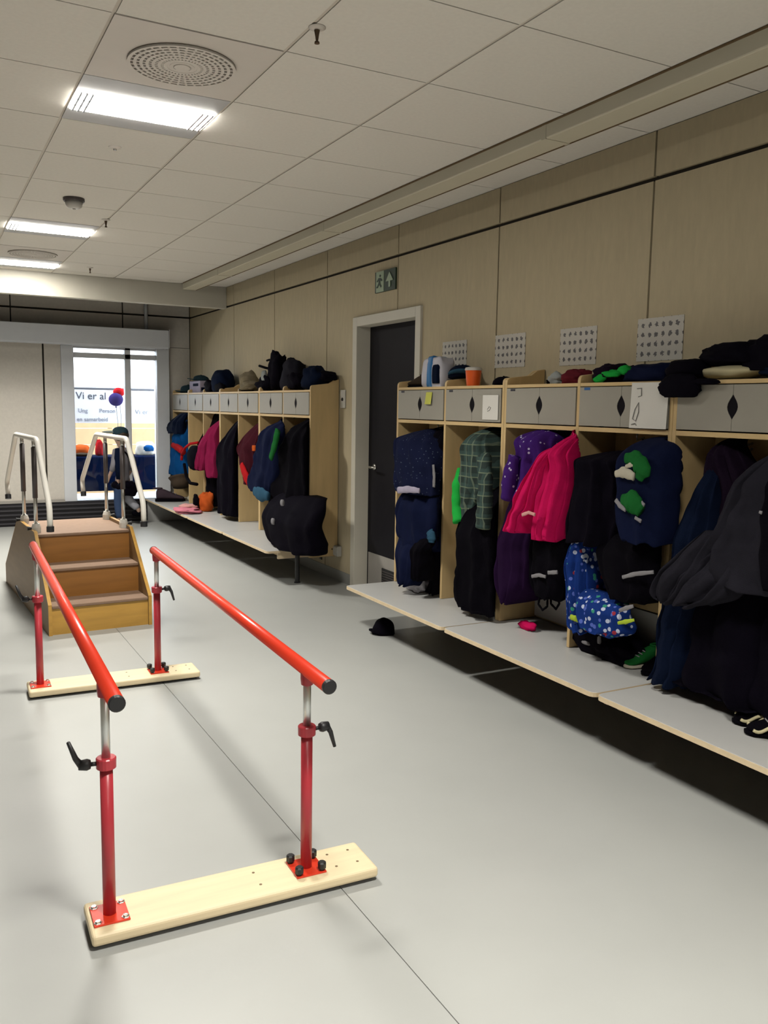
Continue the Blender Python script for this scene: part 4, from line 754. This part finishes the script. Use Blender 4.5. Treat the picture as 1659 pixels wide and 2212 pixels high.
for s, (ex, ef, ez), (wx, wf, wz) in ((-1, (-.165, -.02, .72), (-.15, .06, .60)), (1, (.165, -.03, .71), (.15, .05, .58))):
    sh = nd(bp(s*.105, 0, .865), .040, ch); el = nd(bp(ex, ef, ez), .030, sh); wr_ = nd(bp(wx, wf, wz), .020, el); pm = nd(bp(wx*.97, wf+.025, wz-.035), .021, wr_)
    for j in range(4): 
        f1 = nd(bp(wx*.97+(j-1.5)*.011*.5, wf+.03+(j-1.5)*.010, wz-.068), .0065, pm); nd(bp(wx*.93+(j-1.5)*.006, wf+.042+(j-1.5)*.009, wz-.088-(.004 if j in (1, 2) else 0)), .0055, f1)
    t1 = nd(bp(wx*.86, wf+.045, wz-.045), .007, pm); nd(bp(wx*.80, wf+.055, wz-.062), .006, t1)
person = skin('person', V, E_, R_, 'skin', label='child in a grey top, jeans and dark cap stepping towards the bright window', cat='person')
def sk(name, pts, rad, m, edges=None, parent=person): return skin(name, pts, edges or [(i, i+1) for i in range(len(pts)-1)], rad, m, parent)
sk('shirt', [bp(0, 0, .66), bp(0, .005, .76), bp(0, 0, .86), bp(-.10, 0, .875), bp(-.165, -.02, .73), bp(.10, 0, .875), bp(.165, -.03, .72), bp(0, 0, .50), bp(-.155, .03, .64), bp(.155, .02, .63)], [.090, .094, .080, .052, .042, .052, .042, .090, .034, .034], 'shirt_grey', [(0, 1), (1, 2), (2, 3), (3, 4), (2, 5), (5, 6), (0, 7), (4, 8), (6, 9)])
sk('jeans', [bp(0, 0, .49), bp(-.055, 0, .44), bp(-.06, .02, .27), bp(-.065, 0, .075), bp(.055, 0, .44)], [.085, .072, .056, .046, .07], 'jeans', [(0, 1), (1, 2), (2, 3), (0, 4)])
sk('trouser_leg', [bp(.055, 0, .45), bp(.075, -.02, .29), bp(.125, -.125, .185)], [.072, .056, .046], 'trouser_pale')
mb = MB(); 
for k in range(25): pass
ringp = [bp(.105*math.cos(2*PI*k/24), .095*math.sin(2*PI*k/24), .475+.012*math.sin(5*2*PI*k/24)) for k in range(25)]
obj('tied_jacket', MB().tube(ringp, [.038+.008*math.sin(k*1.9) for k in range(25)], 10, squash=1).blob(tuple(bp(0, -.085, .44)), (.10, .05, .085), 3, .15).blob(tuple(bp(.06, -.08, .43)), (.07, .04, .08), 5, .15), 'black2', person, smooth=True)
obj('loose_sleeve', MB().tube([bp(-.10, -.03, .90), bp(-.135, -.06, .80), bp(-.14, -.07, .68), bp(-.13, -.06, .56)], [.04, .048, .046, .036], 12), 'navydark', person, smooth=True)
obj('strap', MB().tube([bp(-.08, -.03, .93), bp(-.02, -.088, .84), bp(.07, -.088, .72), bp(.10, -.05, .66)], .016, 10, squash=.6), 'black', person, smooth=True)
obj('hair', MB().blob(tuple(bp(-.01, .0, 1.055)), (.084, .084, .075), 2, .06), 'hair', person, smooth=True)
capo = obj('cap', MB().blob(tuple(bp(-.01, .015, 1.095)), (.093, .093, .066), 3, .03), 'teal', person, smooth=True)
obj('brim', MB().blob(tuple(bp(-.06, .10, 1.095)), (.105, .075, .016), 4, .05), 'sage', capo, smooth=True)
for s in (-1, 1):
    obj('ear', MB().blob(tuple(bp(-.01+s*.082, .02, 1.045)), (.012, .016, .022), 5, .05, nu=10, nv=8), 'skin', person, smooth=True)
    obj('eye', MB().blob(tuple(bp(-.01+s*.03, .098, 1.055)), (.010, .008, .008), 5, 0, nu=10, nv=8), 'black', person, smooth=True)
obj('nose', MB().blob(tuple(bp(-.01, .104, 1.032)), (.010, .014, .014), 6, 0, nu=10, nv=8), 'skin', person, smooth=True)
obj('mouth', MB().tube([bp(-.03, .088, 1.006), bp(-.01, .096, 1.003), bp(.01, .088, 1.006)], .005, 8), 'darkred', person, smooth=True)
obj('shoe', MB().blob(tuple(bp(-.072, .045, .034)), (.046, .085, .042), 7, .05, flat=.0005, power=.8), 'black', person, smooth=True)
obj('shoe', MB().blob(tuple(bp(.145, -.09, .135)), (.070, .048, .040), 8, .05, power=.8), 'black', person, smooth=True)

# ------------------------------------------------------------------ outside the window
gr = struct('ground_outside', MB().box(-8, 12, YF+.2, 30, -.2, .10), 'concrete')
fw = struct('facade_outside', MB().box(-8, 12, 18, 18.4, .10, 1.60), 'facade')
bn = thing('banner', 'white banner with grey lettering strung outside the window', 'banner', (2.35, 12.0, .1))
obj('sheet', MB().box(1.2, 3.6, 12.01, 12.02, 1.16, 1.60), 'banner', bn)
for x in (1.0, 3.8): obj('post', MB().tube([(x, 12.03, .10), (x, 12.03, 1.66)], .025, 12), 'rail_grey', bn)
obj('top_rail', MB().tube([(1.0, 12.03, 1.615), (3.8, 12.03, 1.615)], .018, 10), 'rail_grey', bn)
def text(body, x, z, size, m, parent):
    cu = bpy.data.curves.new('lettering_curve', 'FONT'); cu.body = body; cu.size = size; cu.extrude = .001
    t = bpy.data.objects.new('lettering_curve', cu); C.objects.link(t); bpy.context.view_layer.update()
    m2 = bpy.data.meshes.new_from_object(t.evaluated_get(bpy.context.evaluated_depsgraph_get()))
    mb = MB(); mb.v = [(x+v.co.x, 12.006-v.co.z, z+v.co.y) for v in m2.vertices]; mb.f = [tuple(p.vertices) for p in m2.polygons]
    bpy.data.objects.remove(t); bpy.data.curves.remove(cu); return obj('lettering', mb, m, parent)
text('Vi er al', 1.835, 1.475, .135, 'lettering', bn); text('Vi er', 2.60, 1.285, .09, 'lettering_pale', bn)
text('Ung', 1.86, 1.30, .075, 'lettering_pale', bn); text('Person', 2.13, 1.30, .075, 'lettering_pale', bn); text('en samarbeid', 1.84, 1.185, .075, 'lettering_pale', bn)
for nm, c, r, m, lab in (('balloon', (2.30, 11.75, 1.475), (.092, .092, .085), 'violet', 'violet balloon tied in front of the banner lettering outside'), ('balloon', (2.355, 11.82, 1.575), (.075, .075, .06), 'red', 'red balloon above the violet one outside the window')):
    o = obj(nm, MB().blob(c, r, 2, .02), m, smooth=True, label=lab, cat='balloon'); obj('knot', MB().lathe([(.014, -.02), (.004, .0)], (c[0], c[1], c[2]-r[2]), 10), m, o)
    obj('string', MB().tube([(c[0], c[1], c[2]-r[2]), (c[0]+.02, c[1], c[2]-.3), (c[0]+.005, 11.79, .765)], .003, 6), 'rail_grey', o)
tb = thing('outdoor_table', 'long outdoor table under a dark blue cloth behind the window', 'table', (2.4, 12.2, .1))
obj('cloth', MB().box(1.3, 3.4, 11.45, 11.95, .30, .745), 'tarp', tb, bevel=.02); 
for x in (1.4, 3.3):
    for y in (11.5, 11.9): obj('leg', MB().tube([(x, y, .10), (x, y, .31)], .02, 10), 'rail_grey', tb)
bc = thing('timber_shed', 'low peach coloured timber wall behind the blue table outside', 'shed', (2.4, 13.2, .1))
for k in range(5): obj('board', MB().box(.8, 4.2, 13.2, 13.24, .10+k*.24, .335+k*.24), 'peach', bc)
for x in (1.0, 2.5, 4.0): obj('post', MB().box(x-.03, x+.03, 13.24, 13.30, .10, 1.30), 'peach', bc)
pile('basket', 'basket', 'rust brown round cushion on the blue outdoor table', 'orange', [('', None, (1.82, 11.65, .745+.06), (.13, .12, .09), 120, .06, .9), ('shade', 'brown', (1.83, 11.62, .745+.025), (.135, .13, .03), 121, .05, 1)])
pile('tub', 'tub', 'white and blue tub on the blue outdoor table behind the mullion', 'plastic_white', [('', None, (2.66, 11.70, .745+.08), (.13, .10, .11), 123, .08, .8), ('lid', 'brightblue', (2.68, 11.66, .745+.09), (.08, .08, .05), 124, .08, .8)])
pile('toy', 'toy', 'small red toy on the blue outdoor table beside the handrail', 'red', [('', None, (2.06, 11.66, .745+.09), (.05, .06, .12), 126, .12, .8)])
pl = thing('white_bench', 'low white slatted bench on the bright ground in front of the blue table', 'bench', (2.1, 11.25, .1))
for k in range(3): obj('slat', MB().box(1.35, 3.0, 11.18+k*.07, 11.235+k*.07, .20, .222), 'frame_white', pl)
for x in (1.45, 2.9): obj('leg', MB().box(x-.02, x+.02, 11.19, 11.37, .10, .20), 'frame_white', pl)
